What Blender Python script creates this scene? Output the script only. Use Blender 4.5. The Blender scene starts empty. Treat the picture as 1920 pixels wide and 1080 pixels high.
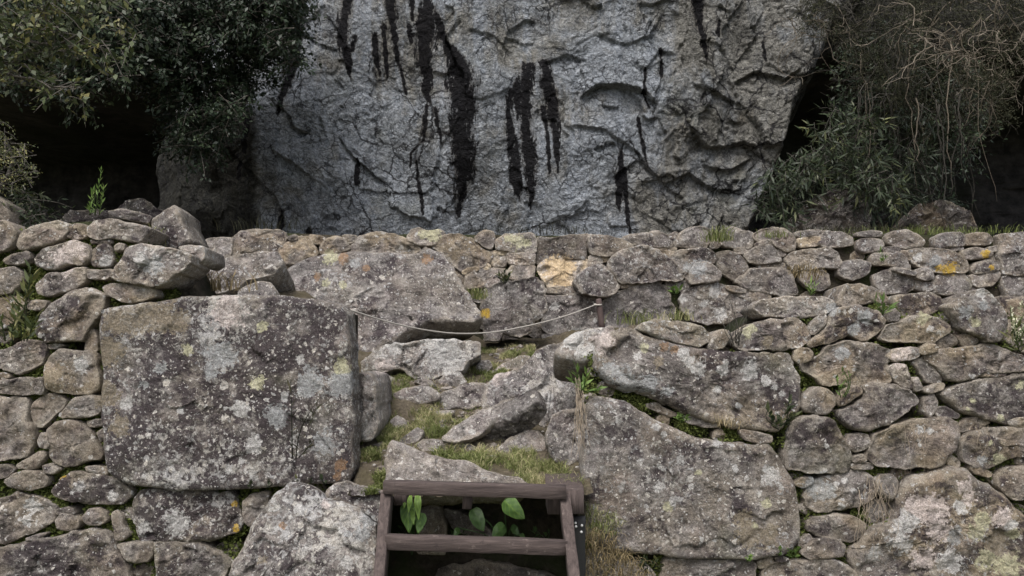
import bpy, math, random
import numpy as np

random.seed(7)
RNG = np.random.default_rng(7)
scene = bpy.context.scene
COL = scene.collection

# ---------------------------------------------------------------- camera, sky, sun, exposure
F = 1450.0                      # focal length in pixels of a 1920 px wide picture
CAMZ = 1.6
cam_d = bpy.data.cameras.new('camera')
cam_d.lens = 36.0 * F / 1920.0
cam_d.clip_start = 0.05
cam_d.clip_end = 2000
cam = bpy.data.objects.new('camera', cam_d)
cam.location = (0, 0, CAMZ)
cam.rotation_euler = (math.radians(90), 0, 0)
COL.objects.link(cam)
scene.camera = cam

SUN_EL = 58.0
SUN_AZ = -20.0                  # degrees, light travels from behind the camera's left shoulder
world = bpy.data.worlds.new('World')
scene.world = world
world.use_nodes = True
wn = world.node_tree
wn.nodes.clear()
w_out = wn.nodes.new('ShaderNodeOutputWorld')
w_bg = wn.nodes.new('ShaderNodeBackground')
w_hs = wn.nodes.new('ShaderNodeHueSaturation')
w_sky = wn.nodes.new('ShaderNodeTexSky')
w_sky.sky_type = 'NISHITA'
w_sky.sun_disc = False
w_sky.sun_elevation = math.radians(SUN_EL)
w_sky.sun_rotation = math.radians(180 - SUN_AZ)
w_sky.air_density = 1.0
w_sky.dust_density = 5.0
w_hs.inputs['Saturation'].default_value = 0.50
wn.links.new(w_sky.outputs['Color'], w_hs.inputs['Color'])
wn.links.new(w_hs.outputs['Color'], w_bg.inputs['Color'])
w_bg.inputs['Strength'].default_value = 0.13
wn.links.new(w_bg.outputs['Background'], w_out.inputs['Surface'])

sun_d = bpy.data.lights.new('sun', 'SUN')
sun_d.energy = 1.5
sun_d.angle = math.radians(28)
sun_d.color = (1.0, 0.975, 0.945)
sun = bpy.data.objects.new('sun', sun_d)
sun.rotation_euler = (math.radians(90 - SUN_EL), 0, math.radians(SUN_AZ))
sun.location = (-4, -6, 12)
COL.objects.link(sun)

scene.view_settings.view_transform = 'Standard'
scene.view_settings.look = 'None'
scene.view_settings.gamma = 1.0
scene.view_settings.use_curve_mapping = False
scene.view_settings.exposure = 0.90

# ---------------------------------------------------------------- helpers: noise
_perm = np.random.default_rng(3).permutation(256)
_perm = np.concatenate([_perm, _perm, _perm])
_g = np.random.default_rng(4).normal(size=(256, 3))
_g /= np.linalg.norm(_g, axis=1)[:, None]

def perlin(p):
    p = np.asarray(p, dtype=np.float64)
    i = np.floor(p).astype(np.int64)
    f = p - i
    i &= 255
    u = f * f * f * (f * (f * 6 - 15) + 10)
    res = 0.0
    for dx in (0, 1):
        wx = u[:, 0] if dx else 1 - u[:, 0]
        a = _perm[i[:, 0] + dx]
        for dy in (0, 1):
            wy = u[:, 1] if dy else 1 - u[:, 1]
            b = _perm[a + i[:, 1] + dy]
            for dz in (0, 1):
                wz = u[:, 2] if dz else 1 - u[:, 2]
                g = _g[_perm[b + i[:, 2] + dz]]
                res = res + wx * wy * wz * (g[:, 0] * (f[:, 0] - dx) + g[:, 1] * (f[:, 1] - dy) + g[:, 2] * (f[:, 2] - dz))
    return res * 1.5

def fbm(p, octv=4, gain=0.5, lac=2.03):
    s, a, q = 0.0, 1.0, np.asarray(p, float)
    for k in range(octv):
        s = s + a * perlin(q + 17.3 * k)
        a *= gain
        q = q * lac
    return s

def ridged(p, octv=4, gain=0.5, lac=2.1):
    s, a, q = 0.0, 1.0, np.asarray(p, float)
    for k in range(octv):
        s = s + a * (1 - 2 * np.abs(perlin(q + 31.7 * k)))
        a *= gain
        q = q * lac
    return s

def cells(q, seed=0.0):
    """nearest jittered cell of 2-D points: random values (n,4), offset to its centre, F2-F1"""
    q = np.asarray(q, float)
    i = np.floor(q)
    n = len(q)
    d1 = np.full(n, 1e9); d2 = np.full(n, 1e9); r = np.zeros((n, 4)); off = np.zeros((n, 2))
    def h(c, k):
        v = np.sin(c[:, 0] * 127.1 + c[:, 1] * 311.7 + k * 74.7 + seed * 13.13) * 43758.5453
        return v - np.floor(v)
    for dx in (-1, 0, 1):
        for dy in (-1, 0, 1):
            c = i + np.array([dx, dy])
            p = c + 0.1 + 0.8 * np.stack([h(c, 0), h(c, 1)], 1)
            e = q - p
            d = np.hypot(e[:, 0], e[:, 1])
            b = d < d1
            d2 = np.where(b, d1, np.minimum(d2, d)); d1 = np.where(b, d, d1)
            off[b] = e[b]
            r[b] = np.stack([h(c[b], k) for k in (2, 3, 4, 5)], 1)
    return r, off, d2 - d1

def facet(q, seed=0.0, step=1.0, slope=1.0, crack=0.0, cw=0.08):
    r, o, e = cells(q, seed)
    v = step * (r[:, 0] - .5) + slope * (o[:, 0] * (r[:, 1] - .5) + o[:, 1] * (r[:, 2] - .5)) * 2
    if crack: v = v - crack * np.clip(1 - e / cw, 0, 1) * (r[:, 3] > .35)
    return v

def sstep(e0, e1, x):
    t = np.clip((x - e0) / (e1 - e0), 0, 1)
    return t * t * (3 - 2 * t)

# ---------------------------------------------------------------- helpers: objects
def mesh_obj(name, verts, faces, mat, parent=None, smooth=True, attrs=None, loops=None):
    me = bpy.data.meshes.new(name)
    verts = np.asarray(verts, dtype=np.float32).reshape(-1, 3)
    if isinstance(faces, np.ndarray):
        nf, k = faces.shape
        me.vertices.add(len(verts)); me.vertices.foreach_set('co', verts.ravel())
        me.loops.add(nf * k); me.loops.foreach_set('vertex_index', faces.astype(np.int32).ravel())
        me.polygons.add(nf)
        me.polygons.foreach_set('loop_start', (np.arange(nf) * k).astype(np.int32))
        me.update(calc_edges=True)
    else:
        tot = [len(f) for f in faces]
        me.vertices.add(len(verts)); me.vertices.foreach_set('co', verts.ravel())
        me.loops.add(sum(tot)); me.loops.foreach_set('vertex_index', np.array([i for f in faces for i in f], dtype=np.int32))
        me.polygons.add(len(faces))
        me.polygons.foreach_set('loop_start', np.concatenate([[0], np.cumsum(tot)[:-1]]).astype(np.int32))
        me.update(calc_edges=True)
    if attrs:
        for an, (typ, dat) in attrs.items():
            at = me.attributes.new(an, typ, 'POINT')
            at.data.foreach_set('color' if 'COLOR' in typ else 'value', np.asarray(dat, dtype=np.float32).ravel())
    if smooth:
        me.polygons.foreach_set('use_smooth', np.ones(len(me.polygons), dtype=bool))
    me.materials.append(mat)
    o = bpy.data.objects.new(name, me)
    COL.objects.link(o)
    if parent is not None:
        o.parent = parent
        o.matrix_parent_inverse = parent.matrix_basis.inverted()
    return o

def tag(o, label=None, cat=None, group=None, kind=None):
    if label: o['label'] = label
    if cat: o['category'] = cat
    if group: o['group'] = group
    if kind: o['kind'] = kind
    return o

def thing(name, label, cat, loc=(0, 0, 0), group=None):
    o = bpy.data.objects.new(name, None)
    o.empty_display_size = 0.1
    o.location = loc
    COL.objects.link(o)
    return tag(o, label, cat, group)

def ray(px, py, Y):
    return np.array([(px - 960.0) / F * Y, Y, CAMZ + (540.0 - py) / F * Y])

def proj(P):
    P = np.asarray(P, float)
    return np.stack([960 + F * P[..., 0] / P[..., 1], 540 - F * (P[..., 2] - CAMZ) / P[..., 1]], -1)

def inpoly(pts, poly):
    x, y = pts[:, 0], pts[:, 1]
    r = np.zeros(len(pts), bool)
    n = len(poly)
    for i in range(n):
        x1, y1 = poly[i]; x2, y2 = poly[(i + 1) % n]
        if y1 == y2: continue
        c = ((y1 > y) != (y2 > y)) & (x < (x2 - x1) * (y - y1) / (y2 - y1) + x1)
        r ^= c
    return r

def rotm(axis, ang):
    from mathutils import Matrix, Vector
    return np.array(Matrix.Rotation(ang, 3, Vector(axis)))

class Geo:
    """collects tubes, boxes and ribbons into one mesh"""
    def __init__(s):
        s.v, s.f, s.n = [], [], 0
    def add(s, v, f):
        v = np.asarray(v, float).reshape(-1, 3)
        s.v.append(v)
        s.f.extend([[i + s.n for i in q] for q in f])
        s.n += len(v)
    def tube(s, pts, rad, sides=6, cap=True):
        pts = np.asarray(pts, float); n = len(pts)
        rad = np.broadcast_to(np.asarray(rad, float), (n,))
        t = np.gradient(pts, axis=0); t /= np.linalg.norm(t, axis=1)[:, None] + 1e-9
        up = np.array([0.31, 0.17, 0.93]); 
        vs = []
        for k in range(n):
            a = np.cross(t[k], up)
            if np.linalg.norm(a) < 0.1: a = np.cross(t[k], np.array([1.0, 0, 0]))
            a /= np.linalg.norm(a); b = np.cross(a, t[k])
            for j in range(sides):
                th = 2 * math.pi * j / sides
                vs.append(pts[k] + rad[k] * (math.cos(th) * a - math.sin(th) * b))
        fs = []
        for k in range(n - 1):
            for j in range(sides):
                j2 = (j + 1) % sides
                fs.append([k * sides + j, k * sides + j2, (k + 1) * sides + j2, (k + 1) * sides + j])
        if cap:
            fs.append(list(range(sides))[::-1]); fs.append([(n - 1) * sides + j for j in range(sides)])
        s.add(vs, fs)
    def build(s, name, mat, parent=None, smooth=True, attrs=None):
        return mesh_obj(name, np.concatenate(s.v), s.f, mat, parent, smooth, attrs)

# ---------------------------------------------------------------- helpers: materials
class NT:
    def __init__(s, name):
        s.m = bpy.data.materials.new(name); s.m.use_nodes = True
        s.t = s.m.node_tree; s.t.nodes.clear()
        s.out = s.t.nodes.new('ShaderNodeOutputMaterial')
    def node(s, typ, **kw):
        n = s.t.nodes.new('ShaderNode' + typ)
        for k, v in kw.items(): setattr(n, k, v)
        return n
    def put(s, sock, v):
        if hasattr(v, 'is_output'): s.t.links.new(v, sock)
        elif v is not None:
            if isinstance(v, (tuple, list)) and len(v) == 3 and sock.type == 'RGBA': v = (*v, 1)
            sock.default_value = v
    def math(s, op, a, b=None, c=None, clamp=False):
        n = s.node('Math', operation=op, use_clamp=clamp)
        s.put(n.inputs[0], a)
        if b is not None: s.put(n.inputs[1], b)
        if c is not None: s.put(n.inputs[2], c)
        return n.outputs[0]
    def step(s, e0, e1, x):
        n = s.node('MapRange', interpolation_type='SMOOTHSTEP')
        s.put(n.inputs['Value'], x); s.put(n.inputs['From Min'], e0); s.put(n.inputs['From Max'], e1)
        return n.outputs['Result']
    def lin(s, x, a, b, c, d):
        n = s.node('MapRange'); n.clamp = True
        s.put(n.inputs['Value'], x); s.put(n.inputs['From Min'], a); s.put(n.inputs['From Max'], b)
        s.put(n.inputs['To Min'], c); s.put(n.inputs['To Max'], d)
        return n.outputs['Result']
    def mix(s, f, a, b, mode='MIX'):
        n = s.node('Mix', data_type='RGBA', blend_type=mode)
        s.put(n.inputs[0], f); s.put(n.inputs[6], a); s.put(n.inputs[7], b)
        return n.outputs[2]
    def coord(s, scale=None, which='Object'):
        c = s.node('TexCoord').outputs[which]
        if scale is not None:
            m = s.node('Mapping'); s.put(m.inputs['Vector'], c); m.inputs['Scale'].default_value = scale
            c = m.outputs['Vector']
        return c
    def noise(s, vec, scale, detail=4, rough=0.55, dist=0.0, out='Fac'):
        n = s.node('TexNoise'); s.put(n.inputs['Vector'], vec)
        n.inputs['Scale'].default_value = scale; n.inputs['Detail'].default_value = detail
        n.inputs['Roughness'].default_value = rough; n.inputs['Distortion'].default_value = dist
        return n.outputs[out]
    def vor(s, vec, scale, feature='F1', rnd=1.0):
        n = s.node('TexVoronoi', feature=feature); s.put(n.inputs['Vector'], vec)
        n.inputs['Scale'].default_value = scale; n.inputs['Randomness'].default_value = rnd
        return n
    def warp(s, vec, scale, amt, detail=3):
        c = s.noise(vec, scale, detail, out='Color')
        a = s.node('VectorMath', operation='SUBTRACT'); s.put(a.inputs[0], c); a.inputs[1].default_value = (0.5, 0.5, 0.5)
        b = s.node('VectorMath', operation='SCALE'); s.put(b.inputs[0], a.outputs[0]); b.inputs['Scale'].default_value = amt
        d = s.node('VectorMath', operation='ADD'); s.put(d.inputs[0], vec); s.put(d.inputs[1], b.outputs[0])
        return d.outputs[0]
    def ramp(s, x, stops):
        n = s.node('ValToRGB'); e = n.color_ramp.elements
        while len(e) < len(stops): e.new(0.5)
        for q, (p, c) in zip(e, stops):
            q.position = p; q.color = (*c, 1) if len(c) == 3 else c
        s.put(n.inputs['Fac'], x)
        return n.outputs['Color']
    def bump(s, h, strength, dist, normal=None):
        n = s.node('Bump'); s.put(n.inputs['Height'], h)
        n.inputs['Strength'].default_value = strength; n.inputs['Distance'].default_value = dist
        if normal is not None: s.put(n.inputs['Normal'], normal)
        return n.outputs['Normal']
    def finish(s, col, rough=0.9, normal=None, spec=0.25, shader=None):
        if shader is None:
            b = s.node('BsdfPrincipled')
            s.put(b.inputs['Base Color'], col); s.put(b.inputs['Roughness'], rough)
            b.inputs['Specular IOR Level'].default_value = spec
            if normal is not None: s.put(b.inputs['Normal'], normal)
            shader = b.outputs[0]
        s.t.links.new(shader, s.out.inputs['Surface'])
        return s.m

M = {}

def stone_material(name='lichened_granite'):
    s = NT(name)
    P = s.coord()
    oi = s.node('ObjectInfo')
    sep = s.node('SeparateColor'); s.put(sep.inputs[0], oi.outputs['Color'])
    bright, warm, lich = sep.outputs[0], sep.outputs[1], sep.outputs[2]
    crust = oi.outputs['Alpha']
    # every stone samples the textures at its own place
    off = s.node('VectorMath', operation='SCALE'); s.put(off.inputs[0], (3.1, 5.7, 4.3)); s.put(off.inputs['Scale'], s.math('MULTIPLY', oi.outputs['Random'], 9.0))
    pa = s.node('VectorMath', operation='ADD'); s.put(pa.inputs[0], P); s.put(pa.inputs[1], off.outputs[0])
    Q = pa.outputs[0]
    big = s.noise(Q, 2.2, 3, 0.5)
    mid = s.noise(Q, 9.0, 8, 0.62)
    fine = s.noise(Q, 55.0, 6, 0.7)
    grain = s.noise(Q, 210.0, 3, 0.7)
    v = s.math('ADD', s.math('MULTIPLY', mid, 0.55), s.math('MULTIPLY', fine, 0.45))
    base = s.ramp(v, [(0.34, (0.036, 0.033, 0.034)), (0.45, (0.116, 0.107, 0.104)), (0.55, (0.210, 0.198, 0.190)), (0.66, (0.39, 0.375, 0.36))])
    tan = s.ramp(v, [(0.33, (0.060, 0.046, 0.033)), (0.45, (0.165, 0.133, 0.096)), (0.55, (0.275, 0.228, 0.165)), (0.67, (0.44, 0.38, 0.295))])
    wf = s.math('MULTIPLY', s.math('ADD', s.step(0.40, 0.62, s.noise(Q, 3.6, 6, 0.6)), 0.25), s.math('MULTIPLY', warm, 1.15), clamp=True)
    col = s.mix(wf, base, tan)
    # purple-brown cast patches
    col = s.mix(s.math('MULTIPLY', s.step(0.45, 0.65, s.noise(Q, 4.4, 5, 0.6)), 0.45), col, s.mix(1.0, col, (0.86, 0.77, 0.81), 'MULTIPLY'))
    br = s.lin(bright, 0, 1, 0.27, 1.60)
    cb = s.node('CombineColor'); [s.put(cb.inputs[i], br) for i in range(3)]
    col = s.mix(1.0, col, cb.outputs[0], 'MULTIPLY')
    # worn, cleaner edges
    ed = s.node('Attribute', attribute_name='edge', attribute_type='GEOMETRY').outputs['Fac']
    em = s.math('MULTIPLY', s.step(0.45, 0.85, s.math('ADD', ed, s.math('MULTIPLY', s.math('SUBTRACT', s.noise(Q, 7.0, 6, 0.65), 0.5), 3.2))), 0.45)
    col = s.mix(em, col, s.mix(v, (0.10, 0.086, 0.066), (0.44, 0.39, 0.32)))
    # dark crust lichen
    cn = s.math('ADD', s.math('MULTIPLY', s.noise(Q, 5.2, 10, 0.70, 0.4), 0.7), s.math('MULTIPLY', s.noise(Q, 30.0, 6, 0.7), 0.3))
    cthr = s.lin(crust, 0, 1, 0.61, 0.42)
    cm = s.math('MULTIPLY', s.step(s.math('SUBTRACT', cthr, 0.02), s.math('ADD', cthr, 0.05), cn), s.math('SUBTRACT', 1.0, em))
    dark = s.mix(grain, (0.016, 0.012, 0.014), (0.050, 0.039, 0.043))
    col = s.mix(s.math('MULTIPLY', cm, 0.86), col, dark)
    # crustose pale lichen, granular
    ln = s.math('ADD', s.math('MULTIPLY', s.noise(Q, 26.0, 8, 0.72, 0.5), 0.62), s.math('MULTIPLY', big, 0.38))
    lthr = s.lin(lich, 0, 1, 0.63, 0.50)
    lm = s.step(s.math('SUBTRACT', lthr, 0.015), s.math('ADD', lthr, 0.045), ln)
    lc = s.mix(s.step(0.4, 0.6, s.noise(Q, 7.0, 3)), (0.29, 0.285, 0.28), (0.32, 0.30, 0.265))
    lc = s.mix(s.math('MULTIPLY', s.step(0.35, 0.7, fine), 0.5), lc, (0.47, 0.465, 0.45))
    col = s.mix(s.math('MULTIPLY', lm, 0.85), col, lc)
    # disc-shaped lichens in two sizes
    W = s.warp(s.warp(Q, 22.0, 0.05, 4), 90.0, 0.018, 3)
    for sc, r0, r1, keep in ((13.0, 0.06, 0.36, 0.76), (30.0, 0.10, 0.44, 0.40), (66.0, 0.14, 0.46, 0.36)):
        vo = s.vor(W, sc)
        sp = s.node('SeparateColor'); s.put(sp.inputs[0], vo.outputs['Color'])
        has = s.step(0, 0.02, s.math('SUBTRACT', sp.outputs[0], s.lin(lich, 0, 1, 0.93, keep)))
        rr = s.lin(sp.outputs[1], 0, 1, r0, r1)
        d = s.math('DIVIDE', vo.outputs['Distance'], rr)
        disc = s.math('MULTIPLY', s.step(1.0, 0.82, d), has)
        dc = s.mix(sp.outputs[2], (0.36, 0.36, 0.36), (0.47, 0.44, 0.39))
        dc = s.mix(s.math('MULTIPLY', s.step(0.2, 0.55, s.math('ABSOLUTE', s.math('SUBTRACT', d, 0.45))), 0.0), dc, (0.2, 0.2, 0.19))
        dc = s.mix(s.math('MULTIPLY', s.step(0.45, 0.62, fine), 0.55), dc, (0.20, 0.19, 0.175))
        col = s.mix(s.math('MULTIPLY', disc, 0.85), col, dc)
    # green algae film
    am = s.math('MULTIPLY', s.step(0.56, 0.76, s.noise(Q, 3.1, 6, 0.6)), 0.25)
    col = s.mix(am, col, s.mix(fine, (0.045, 0.055, 0.022), (0.15, 0.16, 0.085)))
    # individual lichen colonies and stains (placed on the stones)
    pt = s.node('Attribute', attribute_name='patch', attribute_type='GEOMETRY')
    pm = s.step(0.42, 0.54, s.math('ADD', pt.outputs['Alpha'], s.math('ADD', s.math('MULTIPLY', s.math('SUBTRACT', s.noise(P, 40.0, 6, 0.7), 0.5), 1.9), s.math('MULTIPLY', s.math('SUBTRACT', s.noise(P, 11.0, 3, 0.6), 0.5), 1.1))))
    pc = s.mix(s.math('MULTIPLY', s.step(0.42, 0.62, s.noise(P, 70.0, 4, 0.65)), 0.55), pt.outputs['Color'], s.mix(1.0, pt.outputs['Color'], (0.45, 0.43, 0.42), 'MULTIPLY'))
    col = s.mix(s.math('MULTIPLY', pm, s.lin(fine, 0.35, 0.6, 0.95, 0.55)), col, pc)
    # mineral grain, brightness of the stone
    col = s.mix(1.0, col, s.mix(s.step(0.3, 0.7, grain), (0.60, 0.59, 0.59), (1.38, 1.38, 1.38)), 'MULTIPLY')
    br2 = s.lin(bright, 0, 1, 0.66, 1.44)
    cb2 = s.node('CombineColor'); [s.put(cb2.inputs[i], br2) for i in range(3)]
    col = s.mix(1.0, col, cb2.outputs[0], 'MULTIPLY')
    h = s.math('ADD', s.math('MULTIPLY', fine, 0.6), s.math('ADD', s.math('MULTIPLY', grain, 0.15), s.math('MULTIPLY', mid, 0.8)))
    h = s.math('ADD', h, s.math('MULTIPLY', lm, 0.14))
    cre = s.math('MINIMUM', s.math('MULTIPLY', s.math('ABSOLUTE', s.math('SUBTRACT', s.noise(Q, 8.0, 5, 0.6, 0.7), 0.5)), 10.0), 1.0)
    h = s.math('ADD', h, s.math('MULTIPLY', cre, 0.12))
    nrm = s.bump(h, 1.0, 0.026)
    return s.finish(col, 0.92, nrm, 0.2)

def cliff_material():
    s = NT('streaked_limestone')
    P = s.coord()
    V = s.coord((1.0, 1.0, 0.16))
    D = s.warp(P, 3.0, 0.25, 4)
    mid = s.noise(P, 3.0, 9, 0.68, 0.6)
    fine = s.noise(P, 15.0, 9, 0.74, 1.0)
    grain = s.noise(P, 80.0, 4, 0.7)
    ver = s.math('ADD', s.math('MULTIPLY', s.noise(V, 3.2, 7, 0.66, 0.3), 0.6), s.math('MULTIPLY', s.noise(s.coord((1.0, 1.0, 0.07)), 9.0, 5, 0.6), 0.4))
    v = s.math('ADD', s.math('MULTIPLY', mid, 0.40), s.math('MULTIPLY', fine, 0.60))
    grey = s.ramp(v, [(0.35, (0.070, 0.076, 0.085)), (0.45, (0.180, 0.191, 0.205)), (0.54, (0.285, 0.30, 0.318)), (0.66, (0.50, 0.515, 0.53))])
    brown = s.ramp(v, [(0.34, (0.052, 0.048, 0.042)), (0.45, (0.125, 0.117, 0.102)), (0.54, (0.205, 0.194, 0.170)), (0.66, (0.38, 0.36, 0.32))])
    tone = s.node('Attribute', attribute_name='tone', attribute_type='GEOMETRY').outputs['Fac']
    bf = s.step(0.25, 0.75, s.math('ADD', s.math('MULTIPLY', tone, 0.8), s.math('MULTIPLY', s.math('SUBTRACT', s.noise(P, 1.1, 7, 0.65), 0.42), 2.8)))
    col = s.mix(bf, grey, brown)
    # pale calcite wash running down
    wm = s.math('MULTIPLY', s.step(0.47, 0.60, ver), s.lin(tone, 0.15, 0.8, 0.85, 0.2))
    col = s.mix(wm, col, s.mix(s.step(0.35, 0.65, fine), (0.16, 0.18, 0.21), (0.42, 0.44, 0.47)))
    # grey-green and ochre films
    col = s.mix(s.math('MULTIPLY', s.step(0.54, 0.70, s.noise(P, 1.7, 7, 0.62)), 0.35), col, s.mix(fine, (0.05, 0.052, 0.034), (0.19, 0.19, 0.14)))
    col = s.mix(s.math('MULTIPLY', s.step(0.60, 0.74, s.noise(P, 2.6, 7, 0.65)), 0.35), col, s.mix(fine, (0.11, 0.085, 0.05), (0.36, 0.29, 0.19)))
    # pale crease highlights and dark crease lines painted into the colour
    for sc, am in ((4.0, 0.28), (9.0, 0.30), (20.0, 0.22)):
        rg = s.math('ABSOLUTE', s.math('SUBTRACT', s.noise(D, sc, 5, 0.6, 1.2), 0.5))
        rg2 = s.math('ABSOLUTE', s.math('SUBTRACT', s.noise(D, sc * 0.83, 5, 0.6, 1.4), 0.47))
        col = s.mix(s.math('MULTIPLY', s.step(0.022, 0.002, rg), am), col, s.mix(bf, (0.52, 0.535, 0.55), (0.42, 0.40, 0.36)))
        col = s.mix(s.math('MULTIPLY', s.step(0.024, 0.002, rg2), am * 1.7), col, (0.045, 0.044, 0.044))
    dp = s.node('Attribute', attribute_name='cliff_shade', attribute_type='GEOMETRY').outputs['Fac']
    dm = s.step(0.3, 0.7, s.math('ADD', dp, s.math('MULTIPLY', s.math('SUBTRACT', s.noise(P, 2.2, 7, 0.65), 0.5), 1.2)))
    col = s.mix(s.math('MULTIPLY', dm, 0.94), col, s.mix(s.step(0.35, 0.65, fine), (0.007, 0.007, 0.006), (0.042, 0.039, 0.030)))  # shade of the left cliff foot and right overhang, painted as dark rock
    # thin dark cracks
    for sc, w, lo, hi, am in ((2.2, 0.040, 0.44, 0.58, 0.9), (5.5, 0.060, 0.47, 0.60, 0.8), (13.0, 0.090, 0.49, 0.62, 0.65)):
        ve = s.vor(s.warp(P, sc * 0.9, 1.1 / sc, 5), sc, 'DISTANCE_TO_EDGE').outputs['Distance']
        vm = s.math('MULTIPLY', s.step(w, w * 0.2, ve), s.step(lo, hi, s.noise(P, sc * 0.45, 4, 0.6)))
        col = s.mix(s.math('MULTIPLY', vm, am), col, (0.022, 0.021, 0.022))
    # black water stains
    st = s.node('Attribute', attribute_name='streak', attribute_type='GEOMETRY').outputs['Fac']
    n1 = s.noise(s.coord((1, 1, 0.30)), 12.0, 6, 0.7, 0.4)
    n2 = s.noise(s.coord((1, 1, 0.5)), 45.0, 5, 0.7)
    nn = s.math('ADD', s.math('MULTIPLY', s.math('SUBTRACT', n1, 0.5), 2.4), s.math('MULTIPLY', s.math('SUBTRACT', n2, 0.5), 0.9))
    sm = s.step(0.43, 0.56, s.math('ADD', st, nn))
    sm = s.math('MULTIPLY', sm, s.step(0.02, 0.2, st))
    halo = s.math('MULTIPLY', s.step(0.10, 0.55, s.math('ADD', st, s.math('MULTIPLY', nn, 0.6))), s.step(0.0, 0.12, st))
    col = s.mix(s.math('MULTIPLY', halo, 0.55), col, s.mix(fine, (0.03, 0.027, 0.024), (0.13, 0.115, 0.10)))
    col = s.mix(s.math('MULTIPLY', sm, 0.96), col, s.mix(fine, (0.003, 0.003, 0.004), (0.012, 0.011, 0.012)))
    col = s.mix(1.0, col, s.mix(grain, (0.54, 0.553, 0.57), (1.12, 1.15, 1.185)), 'MULTIPLY')
    h = s.math('ADD', s.math('MULTIPLY', fine, 0.8), s.math('ADD', s.math('MULTIPLY', grain, 0.14), s.math('MULTIPLY', mid, 0.5)))
    for sc, am in ((3.3, 0.4), (8.0, 0.35), (17.0, 0.2)):
        c_ = s.math('MINIMUM', s.math('MULTIPLY', s.math('ABSOLUTE', s.math('SUBTRACT', s.noise(D, sc, 4, 0.6, 0.5), 0.5)), 9.0), 1.0)
        h = s.math('ADD', h, s.math('MULTIPLY', c_, am))
    nrm = s.bump(h, 1.0, 0.040)
    return s.finish(col, 0.95, nrm, 0.08)

def soil_material(name, a, b, c, scale=18):
    s = NT(name)
    P = s.coord()
    n = s.noise(P, scale, 8, 0.7)
    m = s.noise(P, scale * 0.2, 6, 0.65)
    col = s.ramp(n, [(0.32, a), (0.68, b)])
    col = s.mix(s.step(0.42, 0.62, m), col, s.mix(n, [q * 0.5 for q in c], c))
    return s.finish(col, 1.0, s.bump(n, 1.0, 0.03), 0.1)

def leaf_material(name, c0, c1, c2, trans=0.25, rough=0.55, spec=0.3):
    """leaf colour runs c0..c1..c2 with a per-leaf random value"""
    s = NT(name)
    va = s.node('Attribute', attribute_name='var', attribute_type='GEOMETRY').outputs['Fac']
    col = s.ramp(va, [(0.0, c0), (0.55, c1), (1.0, c2)])
    b = s.node('BsdfPrincipled')
    s.put(b.inputs['Base Color'], col); b.inputs['Roughness'].default_value = rough
    b.inputs['Specular IOR Level'].default_value = spec
    t = s.node('BsdfTranslucent'); s.put(t.inputs['Color'], col)
    mx = s.node('MixShader'); mx.inputs[0].default_value = trans
    s.t.links.new(b.outputs[0], mx.inputs[1]); s.t.links.new(t.outputs[0], mx.inputs[2])
    return s.finish(None, shader=mx.outputs[0])

def wood_material(name, a, b, grain_axis=0):
    s = NT(name)
    sc = [14, 14, 14]; sc[grain_axis] = 1.2
    P = s.coord(tuple(sc))
    n = s.noise(P, 4.0, 9, 0.7, 0.6)
    w = s.noise(s.coord(), 16.0, 6, 0.7)
    col = s.ramp(n, [(0.3, a), (0.55, b), (0.75, [min(1, q * 1.7) for q in b])])
    col = s.mix(s.math('MULTIPLY', s.step(0.60, 0.70, w), 0.8), col, (0.17, 0.14, 0.125))
    col = s.mix(s.math('MULTIPLY', s.step(0.40, 0.33, w), 0.6), col, (0.03, 0.024, 0.023))
    return s.finish(col, 0.85, s.bump(s.math('ADD', n, s.math('MULTIPLY', w, 0.6)), 0.8, 0.008), 0.2)

def plain_material(name, col, rough=0.7, var=0.35, scale=30, metal=0.0):
    s = NT(name)
    n = s.noise(s.coord(), scale, 6, 0.65)
    c = s.mix(n, [q * (1 - var) for q in col], [q * (1 + var) for q in col])
    b = s.node('BsdfPrincipled')
    s.put(b.inputs['Base Color'], c); b.inputs['Roughness'].default_value = rough; b.inputs['Metallic'].default_value = metal
    s.put(b.inputs['Normal'], s.bump(n, 0.5, 0.004))
    return s.finish(None, shader=b.outputs[0])

M['stone'] = stone_material()
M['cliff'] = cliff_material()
M['core'] = soil_material('joint_soil', (0.016, 0.014, 0.011), (0.060, 0.050, 0.038), (0.034, 0.040, 0.018))
M['soil'] = soil_material('terrace_soil', (0.045, 0.037, 0.028), (0.16, 0.135, 0.10), (0.115, 0.098, 0.062), 34)
M['ground'] = soil_material('grassy_ground', (0.05, 0.05, 0.025), (0.14, 0.13, 0.07), (0.06, 0.085, 0.025), 9)
M['cavern_shade'] = soil_material('hollow_shade_rock', (0.008, 0.008, 0.009), (0.050, 0.048, 0.047), (0.024, 0.026, 0.020), 4)  # near-black colour that paints the shade of the deep hollows
M['moss'] = leaf_material('moss', (0.040, 0.050, 0.016), (0.095, 0.118, 0.032), (0.19, 0.21, 0.07), 0.15, 0.9, 0.1)
M['grass'] = leaf_material('green_grass', (0.070, 0.090, 0.024), (0.175, 0.205, 0.070), (0.42, 0.37, 0.22), 0.3, 0.6, 0.2)
M['straw'] = leaf_material('dry_grass', (0.14, 0.11, 0.06), (0.29, 0.23, 0.13), (0.42, 0.36, 0.24), 0.2, 0.8, 0.15)
M['dark_leaf'] = leaf_material('dark_shrub_leaves', (0.008, 0.015, 0.008), (0.021, 0.036, 0.017), (0.066, 0.090, 0.044), 0.15, 0.5, 0.35)
M['mid_leaf'] = leaf_material('olive_leaves', (0.030, 0.042, 0.018), (0.075, 0.095, 0.035), (0.22, 0.20, 0.075), 0.25, 0.5, 0.35)
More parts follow.
